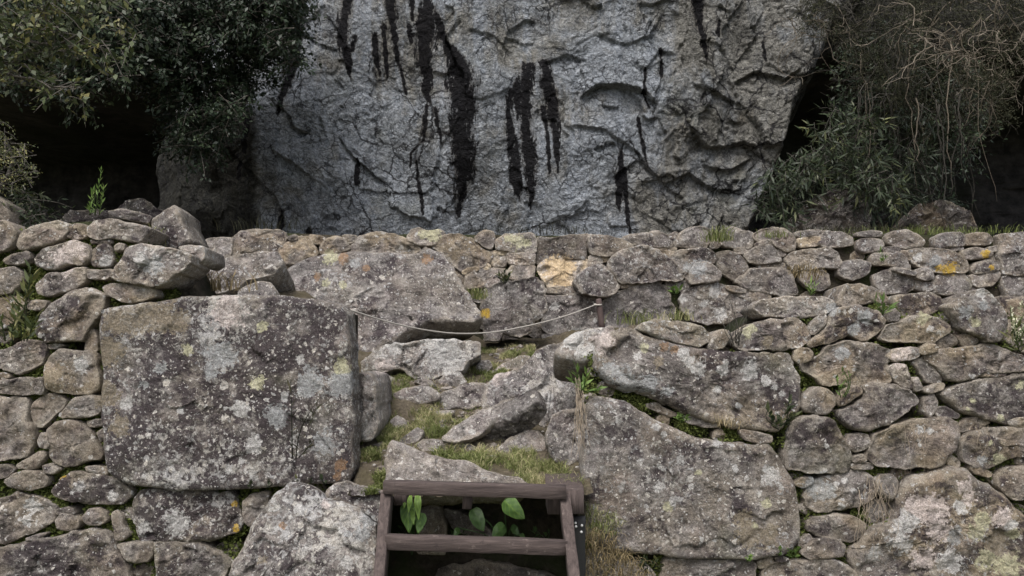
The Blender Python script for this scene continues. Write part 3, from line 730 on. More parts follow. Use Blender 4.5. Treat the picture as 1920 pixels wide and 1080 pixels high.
RIGHT = [
 ('R1', '345,790 370,750 450,725 560,725 700,735 770,765 820,820 830,860 760,895 700,890 600,870 500,840 400,800', {'c': (.52, .45, .55, .3)}),
 ('R1', '830,880 860,820 910,790 960,800 950,850 920,910 860,915 825,905', {'c': (.55, .35, .55, .15)}),
 ('R1', '1000,840 1060,780 1150,740 1240,710 1350,715 1430,710 1470,750 1510,820 1500,870 1420,910 1300,920 1200,910 1060,920 1005,890', {'c': (.52, .45, .5, .3)}),
 ('R1', '1120,640 1180,590 1260,575 1400,570 1580,568 1650,590 1672,630 1640,670 1540,690 1420,700 1300,695 1190,690', {'c': (.56, .2, .65, .3), 'o': .05}),
 ('R2', '60,780 110,710 165,675 178,710 160,760 100,815 75,815', {'c': (.55, .3, .5, .2)}),
 ('R2', '275,600 290,540 320,485 400,470 480,500 560,540 595,590 580,620 500,600 430,610 350,630 280,620', {'o': .06}),
 ('R2', '635,600 650,560 760,545 880,540 950,580 960,610 920,650 850,680 740,695 680,690 650,640', {'c': (.5, .4, .5, .4), 'o': .06}),
 ('R2', '590,660 640,645 670,680 660,720 600,730', {}),
 ('R2', '1000,620 1080,580 1180,530 1245,508 1290,545 1340,600 1390,700 1395,750 1330,860 1270,850 1180,810 1090,770 1050,690', {'c': (.44, .3, .4, .45), 'o': -.06}),
 ('R2', '200,700 260,645 330,625 440,630 520,660 580,720 570,760 500,820 420,860 380,850 310,810 200,860 60,900 45,880 120,830 180,770', {'c': (.46, .6, .25, .4)}),
 ('R2', '545,840 600,760 700,730 780,690 860,690 940,720 1010,760 1000,800 940,830 890,870 740,870 600,855', {'c': (.46, .7, .3, .35)}),
 ('R2', '900,870 980,810 1030,830 1065,870 1000,910 920,930', {}),
 ('R2', '590,965 640,920 740,905 800,915 800,960 740,985 640,995', {'c': (.56, .4, .7, .1)}),
 ('R2', '810,930 850,885 910,890 925,925 880,945 830,950', {}),
 ('R2', '1060,830 1130,815 1200,850 1190,875 1100,890', {}),
 ('R2', '1400,790 1450,720 1600,700 1600,940 1500,930 1420,880 1380,850', {'c': (.42, .5, .25, .35), 'o': .05}),
 ('R2', '1390,580 1480,570 1600,560 1600,690 1450,700 1405,680', {'o': .1}),
 ('R2', '0,910 60,915 90,950 60,990 0,1010 -35,985 -30,930', {'c': (.5, .7, .3, .1)}),
 ('R3', '190,225 230,120 300,80 400,60 500,90 600,130 720,170 850,195 1000,215 1150,220 1300,230 1490,235 1540,300 1580,400 1595,480 1560,600 1490,690 1430,745 1370,755 1250,735 1100,720 980,670 850,640 740,590 650,530 540,515 420,480 290,430 215,340', {'c': (.44, .35, .35, .42), 'f': .045, 'D': .55, 'fc': 2}),
 ('R3', '540,575 620,560 650,590 760,640 700,655 600,605', {'c': (.45, .4, .2, .2), 'o': .03}),
 ('R3', '800,650 900,660 1010,690 1040,720 940,722 830,690', {'c': (.55, .3, .6, .1), 'o': .02}),
 ('R3', '1180,745 1300,760 1390,785 1390,820 1300,830 1210,800', {'c': (.52, .6, .2, .1)}),
 ('R4', '225,295 330,260 420,180 500,150 620,145 740,175 810,200 830,240 790,290 810,350 835,410 760,425 650,430 560,436 440,436 370,430 320,380 250,340', {'c': (.45, .6, .2, .4)}),
 ('R4', '480,540 500,490 560,450 620,448 635,490 590,520 540,556 480,575', {'c': (.42, .6, .1, .3)}),
 ('R4', '235,580 260,500 330,450 400,470 450,510 450,570 400,625 330,630 250,615', {'c': (.5, .55, .25, .1)}),
 ('R4', '645,455 740,435 860,440 960,480 1010,540 960,600 880,670 800,715 680,745 560,735 510,680 470,620 560,585 650,545 665,500', {'c': (.46, .35, .2, .3)}),
 ('R4', '800,330 870,300 930,310 960,400 980,460 920,460 870,420 830,360', {}),
 ('R4', '980,280 1050,260 1110,320 1170,390 1160,430 1080,420 1020,350', {'c': (.45, .4, .1, .2)}),
 ('R4', '975,400 1010,390 1040,460 1000,480', {}),
 ('R4', '1055,480 1130,440 1190,430 1180,465 1100,490', {}),
 ('R4', '1060,240 1150,210 1300,190 1450,160 1550,185 1680,240 1760,300 1750,340 1600,345 1450,350 1380,400 1290,415 1200,390 1130,320', {'c': (.45, .65, .2, .35)}),
 ('R4', '1170,490 1250,450 1400,420 1550,385 1760,365 1760,655 1690,655 1610,695 1500,670 1380,640 1290,610 1210,550', {'c': (.45, .4, .25, .4)}),
 ('R4', '1420,375 1500,355 1610,355 1590,372 1480,382', {}),
 ('R4', '1050,530 1110,500 1140,560 1120,620 1090,655 1060,620', {'c': (.52, .5, .3, .1)}),
 ('R4', '1140,600 1200,590 1290,640 1280,660 1140,640', {}),
 ('R4', '130,1000 125,880 150,770 200,680 260,650 350,645 430,670 480,750 530,850 565,920 550,1000 440,1025 340,1030 200,1020', {'c': (.42, .45, .08, .35)}),
 ('R4', '530,830 540,775 600,768 665,775 690,830 660,860 590,885 560,870', {}),
 ('R4', '665,930 690,850 720,790 850,720 980,692 1100,675 1250,676 1270,720 1285,790 1270,870 1200,920 1170,970 1080,1000 960,1000 800,990 700,960', {'c': (.43, .5, .1, .25)}),
 ('R4', '1280,720 1330,670 1430,655 1500,690 1420,730 1300,750', {'c': (.45, .7, .1, .2)}),
 ('R4', '1310,840 1340,780 1420,740 1560,725 1760,735 1760,905 1650,925 1520,985 1400,1000 1320,940', {'c': (.43, .45, .25, .35)}),
 ('R4', '1620,695 1700,668 1760,668 1760,725 1650,718', {}),
 ('R4', '570,930 640,910 665,940 650,958 575,955', {}),
 ('R4', '560,982 620,963 700,975 705,1000 640,1005 570,1000', {}),
 ('R4', '1200,940 1240,920 1290,960 1290,990 1220,980', {}),
 ('R6', '170,460 230,420 300,418 300,460 240,485', {}),
 ('R6', '255,540 290,450 350,420 450,385 560,365 650,370 705,410 720,480 700,560 620,600 520,620 420,635 320,642 260,600', {'c': (.5, .35, .3, .2)}),
 ('R6', '730,430 760,400 830,395 875,440 860,530 830,570 790,540 740,500', {'c': (.45, .5, .1, .2)}),
 ('R6', '275,720 320,690 430,675 560,680 650,730 640,800 560,850 440,840 330,810 270,770', {'c': (.42, .5, .03, .15)}),
 ('R6', '230,930 300,850 380,820 480,845 520,880 500,940 400,960 280,965', {'c': (.43, .4, .2, .3)}),
 ('R6', '660,600 720,560 800,590 810,680 740,720 680,720', {'c': (.38, .5, .05, .3), 'o': .05}),
 ('R6', '820,710 870,640 870,540 920,450 1000,400 1100,370 1200,355 1330,360 1340,400 1420,440 1500,470 1600,540 1650,640 1760,800 1760,1115 600,1115 560,1000 530,920 580,870 680,780 750,740', {'c': (.46, .5, .4, .4), 'f': .05, 'D': .6, 'fc': 2}),
 ('R6', '1550,400 1590,355 1760,345 1760,560 1660,560 1580,500 1540,440', {'c': (.45, .35, .2, .2)}),
 ('R6', '1370,345 1440,352 1510,390 1490,410 1400,385', {'c': (.5, .7, .1, .1)}),
 ('R6', '1690,278 1760,272 1760,333 1680,320', {}),
 ('R5', '655,1000 680,965 800,965 1000,975 1250,975 1285,1010 1280,1115 650,1115', {'c': (.45, .25, .4, .3)}),
 ('R5', '1300,985 1390,952 1405,1000 1310,1025', {'c': (.5, .4, .1, .1)}),
 ('R5', '1340,1060 1400,1000 1500,985 1600,985 1700,965 1800,970 1900,1010 1960,1060 1980,1115 1340,1115', {'c': (.46, .3, .5, .3)}),
 ('R5', '380,1000 480,990 560,1020 610,1080 600,1115 300,1115 340,1040', {'c': (.52, .4, .4, .1)}),
 ('R5', '1420,960 1480,955 1510,972 1440,982', {}),
 ('R6', '215,830 280,800 300,840 240,890 210,880', {}),
]
RIGHT_BIG = ('PX', '1098,765 1120,744 1165,752 1235,792 1312,824 1380,832 1438,836 1462,858 1490,912 1500,975 1499,1012 1478,1036 1420,1048 1300,1045 1200,1035 1120,1026 1096,1000 1093,880', {})
REAR = [
 ('G3', '60,190 100,160 180,150 235,150 230,200 225,250 140,260 80,265', {}),
 ('G3', '237,150 290,115 400,100 530,105 560,150 540,190 500,215 400,225 310,240 237,245', {'c': (.45, .3, .35, .5)}),
 ('G3', '505,220 560,180 640,145 690,140 715,190 745,245 680,255 640,290 560,310 540,280', {'c': (.5, .6, .1, .2)}),
 ('G3', '575,145 615,132 625,150 590,162', {'c': (.5, .8, .1, .1)}),
 ('G3', '702,132 760,140 790,150 760,175 722,175', {'c': (.4, .5, .1, .3)}),
 ('G3', '765,200 800,155 850,140 910,155 940,210 880,230 800,240 770,235', {'c': (.48, .7, .1, .2)}),
 ('G3', '900,135 975,138 962,168 930,175', {'c': (.4, .5, .1, .3)}),
 ('G3', '950,205 1000,140 1080,120 1200,125 1280,160 1360,215 1320,240 1240,260 1120,255 1020,240 960,225', {'c': (.46, .6, .2, .3)}),
 ('G3', '1285,150 1310,105 1350,92 1410,110 1440,140 1475,155 1430,190 1370,190 1320,175', {'c': (.55, .5, .3, .1)}),
 ('G5', '30,195 100,130 200,125 280,165 320,210 385,245 375,290 330,320 260,325 200,340 150,290 60,215', {'c': (.42, .55, .2, .4)}),
 ('G5', '-60,130 0,110 80,100 105,120 60,165 10,195 -30,175', {'c': (.42, .4, .2, .3)}),
 ('G5', '290,150 340,105 395,115 405,160 385,215 340,195', {}),
 ('G5', '412,215 417,160 470,130 560,122 643,125 646,180 643,225 560,225 480,218', {'c': (.52, .35, .55, .3)}),
 ('G5', '380,280 410,250 460,245 475,290 460,315 400,310', {'c': (.55, .6, .1, .1)}),
 ('G5', '482,240 560,232 640,240 642,300 560,305 490,295', {'c': (.58, .4, .3, .1)}),
 ('G5', '485,350 520,307 600,308 640,317 638,370 600,385 520,400 480,390', {'c': (.55, .4, .05, .05)}),
 ('G5', '235,370 270,340 350,332 470,337 478,352 420,370 360,410 340,440 230,445', {'c': (.52, .4, .05, .1)}),
 ('G5', '385,232 430,226 475,232 460,243 400,244', {'c': (.6, 1, 0, 0)}),
 ('G5', '215,350 250,330 300,325 310,333 250,343 222,360', {'c': (.6, 1, 0, 0)}),
 ('G5', '330,318 360,300 375,315 370,330 340,333', {'c': (.6, 1, 0, 0)}),
 ('G5', '652,150 760,150 850,130 958,130 953,200 948,268 780,266 700,285 655,298', {'o': .05, 'c': (.32, .4, .1, .35)}),
 ('G5', '660,330 690,292 760,258 850,260 950,275 950,340 900,370 890,430 800,437 720,430 680,380', {'c': (.85, 1, 0, 0), 'o': .02, 'fc': 4}),
 ('G5', '715,450 800,441 890,441 900,465 820,475 720,470', {'c': (.45, .5, .1, .1)}),
 ('G5', '965,130 1060,140 1160,160 1230,195 1180,225 1120,255 1040,250 975,240 965,180', {'c': (.42, .4, .3, .4)}),
 ('G5', '965,310 970,260 1010,245 1040,280 1040,310 1000,325', {'c': (.66, .5, .2, 0)}),
 ('G5', '1045,265 1080,255 1080,280 1050,285', {'c': (.6, 1, 0, 0)}),
 ('G5', '880,410 920,360 980,310 1030,310 1100,370 1150,435 1120,470 1050,490 980,485 920,470', {'c': (.46, .2, .5, .5), 'o': -.12}),
 ('G5', '710,500 790,490 900,480 1005,492 1015,560 1035,670 950,690 860,720 760,720 690,690 700,600', {'c': (.46, .15, .35, .4)}),
 ('G5', '690,732 760,723 850,727 830,770 740,785 710,760', {}),
 ('R1', '110,590 230,530 330,495 470,480 530,500 550,540 560,600 600,640 590,700 520,720 380,720 280,770 110,770', {'c': (.44, .12, .15, .25)}),
 ('R1', '235,180 300,150 400,140 480,125 540,150 580,190 570,220 480,220 380,210 300,210', {'c': (.46, .3, .5, .5)}),
 ('R1', '600,190 640,130 700,95 770,95 830,120 840,180 800,230 720,230 640,225 597,215', {'c': (.5, .3, .2, .2)}),
 ('R1', '560,150 600,130 620,150 595,180 570,180', {}),
 ('R1', '845,190 890,180 910,210 880,230 845,230', {}),
 ('R1', '920,110 990,98 1050,120 1120,135 1125,180 1110,230 1060,240 990,225 920,220', {'c': (.5, .35, .4, .2)}),
 ('R1', '1130,150 1180,115 1250,102 1330,115 1400,150 1415,210 1400,245 1330,245 1270,215 1250,182 1150,180', {'c': (.5, .4, .15, .15)}),
 ('R1', '1140,210 1180,190 1242,187 1250,205 1160,232', {}),
 ('R1', '1420,130 1500,120 1585,120 1590,145 1430,155', {'c': (.5, .2, .5, .1)}),
 ('R1', '1420,178 1512,162 1590,165 1595,195 1540,215 1440,225', {'c': (.62, .9, 0, 0)}),
 ('R1', '150,330 215,260 290,235 400,225 480,250 550,300 620,370 660,430 650,450 560,440 480,445 380,460 300,470 240,465 190,420 150,380', {'c': (.46, .3, .5, .4), 'o': -.06}),
 ('R1', '450,235 520,230 600,235 600,265 560,285 520,280 470,255', {'c': (.48, .6, .3, .2)}),
 ('R1', '615,262 700,247 800,242 840,262 878,300 860,338 800,333 740,338 680,365 650,400 600,330 560,292 605,287', {'c': (.46, .4, .3, .3)}),
 ('R1', '880,270 950,262 1010,275 1060,320 1090,370 1060,420 990,440 920,400 882,350', {'c': (.46, .3, .4, .3)}),
 ('R1', '1000,238 1090,242 1100,255 1050,270 1010,262', {}),
 ('R1', '1070,285 1130,240 1200,220 1240,220 1290,270 1315,325 1250,330 1170,335 1100,320', {'c': (.5, .45, .4, .2)}),
 ('R1', '1285,252 1330,257 1340,280 1310,285', {}),
 ('R1', '1345,300 1400,268 1520,248 1640,238 1700,270 1720,330 1690,370 1600,360 1500,370 1400,380 1360,340', {'c': (.5, .4, .4, .2)}),
 ('R1', '702,468 710,380 750,335 820,332 870,370 900,410 890,455 800,462', {'c': (.52, .2, .6, .4), 'o': -.05}),
 ('R1', '670,420 675,370 703,365 697,440 685,460', {}),
 ('R1', '1100,380 1200,372 1310,372 1380,400 1400,460 1420,530 1330,560 1250,540 1150,525 1060,505 990,450 1060,430', {'c': (.45, .25, .4, .4)}),
 ('R1', '625,580 660,520 760,485 880,467 930,500 1000,532 1100,560 1130,620 1100,690 1010,740 900,745 800,745 710,710 650,650', {'c': (.46, .3, .45, .35)}),
 ('R1', '540,470 570,460 580,500 560,515 545,500', {}),
 ('R1', '600,480 650,462 690,470 690,495 640,518 600,510', {}),
 ('R1', '230,482 270,472 285,490 240,502', {'c': (.6, .9, .1, 0)}),
 ('R1', '290,490 350,485 360,495 300,503', {'c': (.6, .9, .1, 0)}),
 ('R1', '360,467 400,452 405,475 370,488', {}),
 ('R1', '412,455 490,450 505,465 480,478 417,475', {}),
 ('R1', '940,495 1010,500 1080,528 1000,528 950,513', {}),
 ('R1', '1010,540 1100,532 1230,552 1240,580 1140,620 1120,600 1050,562', {'c': (.45, .6, .2, .2)}),
 ('R1', '1150,352 1250,338 1330,342 1350,368 1200,370', {}),
 ('R2', '100,140 180,128 280,135 350,170 355,210 280,220 170,222 105,200', {'c': (.5, .3, .4, .3)}),
 ('R2', '380,140 480,120 550,130 550,148 440,150', {}),
 ('R2', '400,185 480,170 555,185 560,230 520,260 440,265 400,235', {}),
 ('R2', '590,160 640,125 720,118 790,150 840,190 820,220 720,230 640,215 595,200', {'c': (.52, .3, .35, .2)}),
 ('R2', '570,240 640,228 680,240 640,260 580,265', {}),
 ('R2', '900,170 960,140 1080,135 1110,160 1108,210 1020,220 920,220', {'c': (.44, .3, .3, .4)}),
 ('R2', '1120,150 1200,135 1270,145 1300,180 1280,200 1200,210 1120,205', {}),
 ('R2', '1335,145 1450,135 1600,135 1600,412 1450,408 1370,408 1355,330 1350,230', {'c': (.45, .4, .35, .3)}),
 ('R2', '1100,260 1180,235 1280,255 1300,280 1230,300 1150,305 1115,300', {'c': (.5, .8, .1, .2)}),
 ('R2', '1005,227 1090,227 1100,240 1010,245', {}),
 ('R2', '1270,235 1330,225 1335,250 1290,255', {}),
 ('R2', '720,260 800,240 940,245 1050,260 1100,300 1130,360 1120,393 1000,398 900,388 830,360 770,345 740,300', {'c': (.45, .45, .25, .35)}),
 ('R2', '490,340 490,280 560,270 660,267 715,300 742,370 700,372 640,362 580,340', {}),
 ('R2', '682,257 720,257 740,310 725,310', {}),
 ('R2', '1160,380 1180,340 1260,322 1340,330 1345,375 1280,390 1180,405', {'c': (.46, .5, .2, .2)}),
 ('R2', '625,372 690,377 790,402 770,415 690,397', {'o': -.06}),
 ('R2', '790,430 800,385 840,368 890,400 900,435 850,450', {'c': (.56, .3, .4, .1), 'o': -.06}),
 ('R2', '826,480 850,470 900,475 900,510 860,523 829,513', {'c': (.56, .2, .5, .1)}),
 ('R2', '787,462 820,455 818,518 792,508', {}),
 ('R2', '260,372 300,332 400,322 470,342 460,400 420,430 350,450 290,440 260,410', {'c': (.46, .2, .45, .4)}),
 ('R2', '20,380 90,370 150,390 190,420 200,480 140,520 60,500 10,450', {'c': (.42, .3, .2, .3)}),
 ('R2', '490,420 560,400 640,392 720,410 785,450 778,500 720,530 640,540 560,530 510,490', {'c': (.44, .35, .3, .4)}),
 ('R2', '910,500 930,420 1020,405 1110,415 1150,470 1150,520 1080,545 960,545 900,530', {'c': (.46, .35, .4, .35)}),
 ('R2', '1155,420 1250,397 1345,397 1350,420 1300,480 1200,500 1165,470', {}),
 ('R2', '1370,430 1450,418 1600,420 1600,555 1480,555 1400,565 1380,500', {'c': (.45, .3, .4, .35)}),
]
FRONT = (3.92, 0.12)     # plane Y = a + b Z of the lower walls' faces
BACK = (6.70, 0.10)      # the upper wall

def core_mesh(name, top, a, b, depth, parent, bottom=1125, res=0.05):
    """rubble and soil behind the stones: a slab with an uneven face, following the traced top line"""
    t = np.array(top, float)
    xs = np.arange(t[0, 0], t[-1, 0] + 1, res / 4.0 * F)
    tp = np.interp(xs, t[:, 0], t[:, 1])
    n = 26
    V = []
    for j in range(n + 1):
        py = tp + (bottom - tp) * j / n
        k = (540 - py) / F
        Y = (a + CAMZ * b) / (1 - b * k)
        P = np.stack([(xs - 960) / F * Y, Y, CAMZ + k * Y], 1)
        P[:, 1] += 0.02 * fbm(P * 7, 4)
        V.append(P)
    V = np.stack(V)                                     # rows, cols, 3
    r, c = V.shape[:2]
    back = V.copy(); back[:, :, 1] += depth
    idx = np.arange(r * c).reshape(r, c)
    f = np.stack([idx[:-1, :-1], idx[1:, :-1], idx[1:, 1:], idx[:-1, 1:]], -1).reshape(-1, 4)
    o2 = r * c
    fb = f[:, ::-1] + o2
    top_f = np.stack([idx[0, :-1], idx[0, 1:], idx[0, 1:] + o2, idx[0, :-1] + o2], -1)
    l_f = np.stack([idx[:-1, 0], idx[:-1, 0] + o2, idx[1:, 0] + o2, idx[1:, 0]], -1)
    r_f = np.stack([idx[:-1, -1], idx[1:, -1], idx[1:, -1] + o2, idx[:-1, -1] + o2], -1)
    return mesh_obj(name, np.concatenate([V.reshape(-1, 3), back.reshape(-1, 3)]), np.concatenate([f, fb, top_f, l_f, r_f]), M['core'], parent)

def leaf_mesh(pos, dirs, nrm, length, width, fold=0.15):
    """rhombic leaves, one quad each; returns verts, faces"""
    n = len(pos)
    dirs = dirs / (np.linalg.norm(dirs, axis=1)[:, None] + 1e-9)
    side = np.cross(dirs, nrm); side /= np.linalg.norm(side, axis=1)[:, None] + 1e-9
    up = np.cross(side, dirs)
    L = np.reshape(length, (-1, 1)) * np.ones((n, 1)); W = np.reshape(width, (-1, 1)) * np.ones((n, 1))
    v = np.stack([pos, pos + dirs * L * 0.42 + side * W * 0.5 + up * W * fold, pos + dirs * L, pos + dirs * L * 0.42 - side * W * 0.5 + up * W * fold], 1)
    return v.reshape(-1, 3), np.arange(4 * n).reshape(n, 4)

def blade_mesh(pos, lean, length, width, rng, droop=0.6):
    """grass blades: 3-segment tapering ribbons bending along lean"""
    n = len(pos)
    a = rng.uniform(0, 2 * np.pi, n)
    side = np.stack([np.cos(a), np.sin(a), np.zeros(n)], 1)
    L = np.reshape(length, (-1, 1)) * np.ones((n, 1)); W = np.reshape(width, (-1, 1)) * np.ones((n, 1))
    up = np.array([0, 0, 1.0])
    d0 = lean * 0.35 + up; d0 /= np.linalg.norm(d0, axis=1)[:, None]
    d1 = lean * 1.0 + up * (1 - 0.4 * droop); d1 /= np.linalg.norm(d1, axis=1)[:, None]
    d2 = lean * 1.6 + up * (1 - 1.6 * droop); d2 /= np.linalg.norm(d2, axis=1)[:, None]
    p1 = pos + d0 * L * 0.38; p2 = p1 + d1 * L * 0.34; p3 = p2 + d2 * L * 0.28
    v = np.stack([pos - side * W * .5, pos + side * W * .5, p1 - side * W * .42, p1 + side * W * .42, p2 - side * W * .28, p2 + side * W * .28, p3], 1)
    b = (np.arange(n) * 7)[:, None]
    f4 = np.concatenate([b + np.array([[0, 1, 3, 2]]), b + np.array([[2, 3, 5, 4]]), b + np.array([[4, 5, 6, 6]])])
    faces = [list(x) if x[2] != x[3] else [x[0], x[1], x[2]] for x in f4.tolist()]
    return v.reshape(-1, 3), faces

def lean_dirs(n, rng, amt):
    a = rng.uniform(0, 2 * np.pi, n); r = amt * np.sqrt(rng.uniform(0, 1, n))
    return np.stack([np.cos(a) * r, np.sin(a) * r, np.zeros(n)], 1)

def var_attr(val, k):
    return {'var': ('FLOAT', np.repeat(np.clip(val, 0, 1), k))}

def joint_growth(root, polys, a, b, area, rng, n, dens, size, chips, chip_px):
    """moss and small leaves growing in the joints, and the small chinking stones"""
    lo = np.array(area[0], float); hi = np.array(area[1], float)
    st = 2.0
    W = int((hi[0] - lo[0]) / st); H = int((hi[1] - lo[1]) / st)
    gx, gy = np.meshgrid(lo[0] + (np.arange(W) + .5) * st, lo[1] + (np.arange(H) + .5) * st)
    free = np.ones((H, W), bool)
    for p in polys:
        x0, y0 = ((p.min(0) - lo) / st).astype(int) - 1; x1, y1 = ((p.max(0) - lo) / st).astype(int) + 2
        x0, y0 = max(x0, 0), max(y0, 0); x1, y1 = min(x1, W), min(y1, H)
        if x1 <= x0 or y1 <= y0: continue
        sub = np.stack([gx[y0:y1, x0:x1].ravel(), gy[y0:y1, x0:x1].ravel()], 1)
        free[y0:y1, x0:x1] &= ~inpoly(sub, p).reshape(y1 - y0, x1 - x0)
    topl = np.array(area[2], float)
    free &= gy > np.interp(gx, topl[:, 0], topl[:, 1]) + 6
    # distance to the nearest stone, by erosion
    dist = np.zeros((H, W)); cur = free.copy()
    while cur.any():
        dist[cur] += st
        e = cur.copy(); e[1:] &= cur[:-1]; e[:-1] &= cur[1:]; e[:, 1:] &= cur[:, :-1]; e[:, :-1] &= cur[:, 1:]
        e[0] = e[-1] = False; e[:, 0] = e[:, -1] = False
        cur = e
    ids = np.argwhere(dist >= chip_px); rng.shuffle(ids)
    done = 0
    made = []
    for (iy, ix) in ids:
        if done >= chips: break
        c = np.array([gx[iy, ix], gy[iy, ix]]); r = dist[iy, ix] * 1.0
        if any(np.hypot(*(c - m[0])) < (r + m[1]) * 0.9 for m in made): continue
        made.append((c, r)); th = (np.arange(7) + rng.uniform(-.35, .35, 7)) / 7 * 2 * np.pi
        asp = rng.uniform(1.0, 1.8)
        pl = c + r * rng.uniform(.8, 1.1, (7, 1)) * np.stack([np.cos(th) * asp, np.sin(th)], 1)
        put_stone('stone', pl, a + rng.uniform(.005, .04), b, (rng.uniform(.38, .58), rng.uniform(.2, .8), rng.uniform(.05, .4), rng.uniform(.1, .4)), root, int(rng.integers(1e6)), D=0.12, res=0.012, tilt=.4, corner=.08)
        done += 1
    # moss
    cy, cx = np.nonzero(free)
    sel = rng.integers(0, len(cy), n)
    px = np.stack([gx[cy[sel], cx[sel]], gy[cy[sel], cx[sel]]], 1) + rng.uniform(-st, st, (n, 2))
    nz = fbm(np.column_stack([px / 60.0, np.zeros(n)]), 3)
    keep = rng.uniform(0, 1, n) < np.clip(dens + 1.6 * nz, 0.02, 1)
    px = px[keep]; nz = nz[keep]
    m = len(px)
    k = (540 - px[:, 1]) / F
    aa = a + rng.uniform(0.0, 0.075, m)
    Y = (aa + CAMZ * b) / (1 - b * k)
    P = np.stack([(px[:, 0] - 960) / F * Y, Y, CAMZ + k * Y], 1)
    d = rng.normal(size=(m, 3)) * np.array([1, .5, .8]) + np.array([0, -.7, .25])
    nr = rng.normal(size=(m, 3)) + np.array([0, -1, .8])
    ln = rng.uniform(.4, 1.5, m) * size
    v, f = leaf_mesh(P, d, nr, ln, ln * rng.uniform(.35, .8, m))
    o = mesh_obj('joint_moss', v, f, M['moss'], root, False, var_attr(rng.uniform(0, .75, m) + .35 * nz, 4))
    tag(o, kind='stuff')

def make_wall(root, data, plane, seed, res, defc, D):
    rng = np.random.default_rng(seed)
    polys = []
    for i, (g, t, op) in enumerate(data):
        px = outline(g, t)
        polys.append(px)
        col = op.get('c')
        if col is None:
            col = tuple(np.clip(np.array(defc) + rng.normal(size=4) * np.array([.05, .16, .14, .10]), 0, 1))
        if seed == 1: col = (col[0], min(1, col[1] * 1.25 + .06), col[2], col[3] + .05)
        if seed == 2: col = (col[0] * .97, min(1, col[1] * 1.25 + .08), col[2], col[3] + .08)
        if seed == 3 and px[:, 0].mean() < 1020: col = (col[0] + .03, min(1, col[1] + .25), col[2], col[3] * .7)
        a = plane[0] + op.get('o', 0.0) + rng.uniform(-.018, .018)
        put_stone('stone', px, a, plane[1], col, root, seed * 1000 + i, res=res, grow=(0, .004, .007, .014)[seed], D=op.get('D', D), fillet=op.get('f'), facets=op.get('fc', 3))
    return polys

wallL = thing('stone_wall', 'low wall of lichened fieldstones left of the gap, holding one huge squared block', 'stone wall', (-1.6, 4.0, 0))
wallR = thing('stone_wall', 'low wall of fitted grey-brown stones right of the gap and the wooden steps', 'stone wall', (1.7, 4.0, 0))
wallB = thing('stone_wall', 'upper terrace wall of small stones running below the cliff', 'stone wall', (0.6, 6.8, 1.2))
POL_L = make_wall(wallL, LEFT, FRONT, 1, 0.010, (.47, .4, .3, .3), 0.30)
px = outline(*BIG_BLOCK[:2]); POL_L.append(px)
o = put_stone('block', px, FRONT[0] - .045, FRONT[1], (.47, .22, .78, .80), wallL, 81, res=0.0105, D=0.2, fillet=0.036, dome=0.015, rough=.6, facets=0, tilt=0.01, shape_noise=.5, back=.99)
tag(o, 'huge squared block crusted with dark and pale lichen')
POL_R = make_wall(wallR, RIGHT, FRONT, 2, 0.010, (.46, .45, .25, .3), 0.30)
px = outline(*RIGHT_BIG[:2]); POL_R.append(px)
o = put_stone('block', px, FRONT[0] - .03, FRONT[1], (.45, .35, .62, .45), wallR, 78, res=0.0105, D=0.62, fillet=0.036, dome=0.02, rough=.6, facets=0, tilt=0.02, shape_noise=.5, back=.99)
tag(o, 'big speckled block beside the wooden steps')
POL_B = make_wall(wallB, REAR, BACK, 3, 0.014, (.48, .45, .25, .25), 0.35)

TOP_L = [(-34, 432), (30, 428), (110, 420), (180, 414), (270, 436), (300, 470), (330, 530), (350, 572), (600, 580), (640, 600)]
TOP_R = [(1104, 660), (1160, 645), (1230, 650), (1330, 655), (1385, 652), (1420, 605), (1500, 585), (1580, 580), (1640, 565), (1720, 570), (1800, 585), (1845, 570), (1954, 590)]
TOP_B = [(375, 462), (440, 442), (520, 436), (700, 444), (790, 436), (830, 440), (910, 440), (1000, 442), (1100, 442), (1200, 450), (1260, 440), (1320, 434), (1500, 438), (1700, 440), (1954, 444)]
core_mesh('wall_core', TOP_L, FRONT[0] + .12, FRONT[1], .5, wallL)
core_mesh('wall_core', TOP_R, FRONT[0] + .12, FRONT[1], .5, wallR)
core_mesh('wall_core', TOP_B, BACK[0] + .07, BACK[1], .6, wallB, bottom=720)
joint_growth(wallL, POL_L, FRONT[0] + .03, FRONT[1], ((-30, 410), (642, 1112), TOP_L), np.random.default_rng(11), 80000, .80, .015, 7, 11)
joint_growth(wallR, POL_R, FRONT[0] + .03, FRONT[1], ((1098, 540), (1950, 1112), TOP_R), np.random.default_rng(12), 60000, .50, .014, 24, 10)
joint_growth(wallB, POL_B, BACK[0] + .03, BACK[1], ((380, 432), (1950, 640), TOP_B), np.random.default_rng(13), 16000, .10, .014, 30, 8)
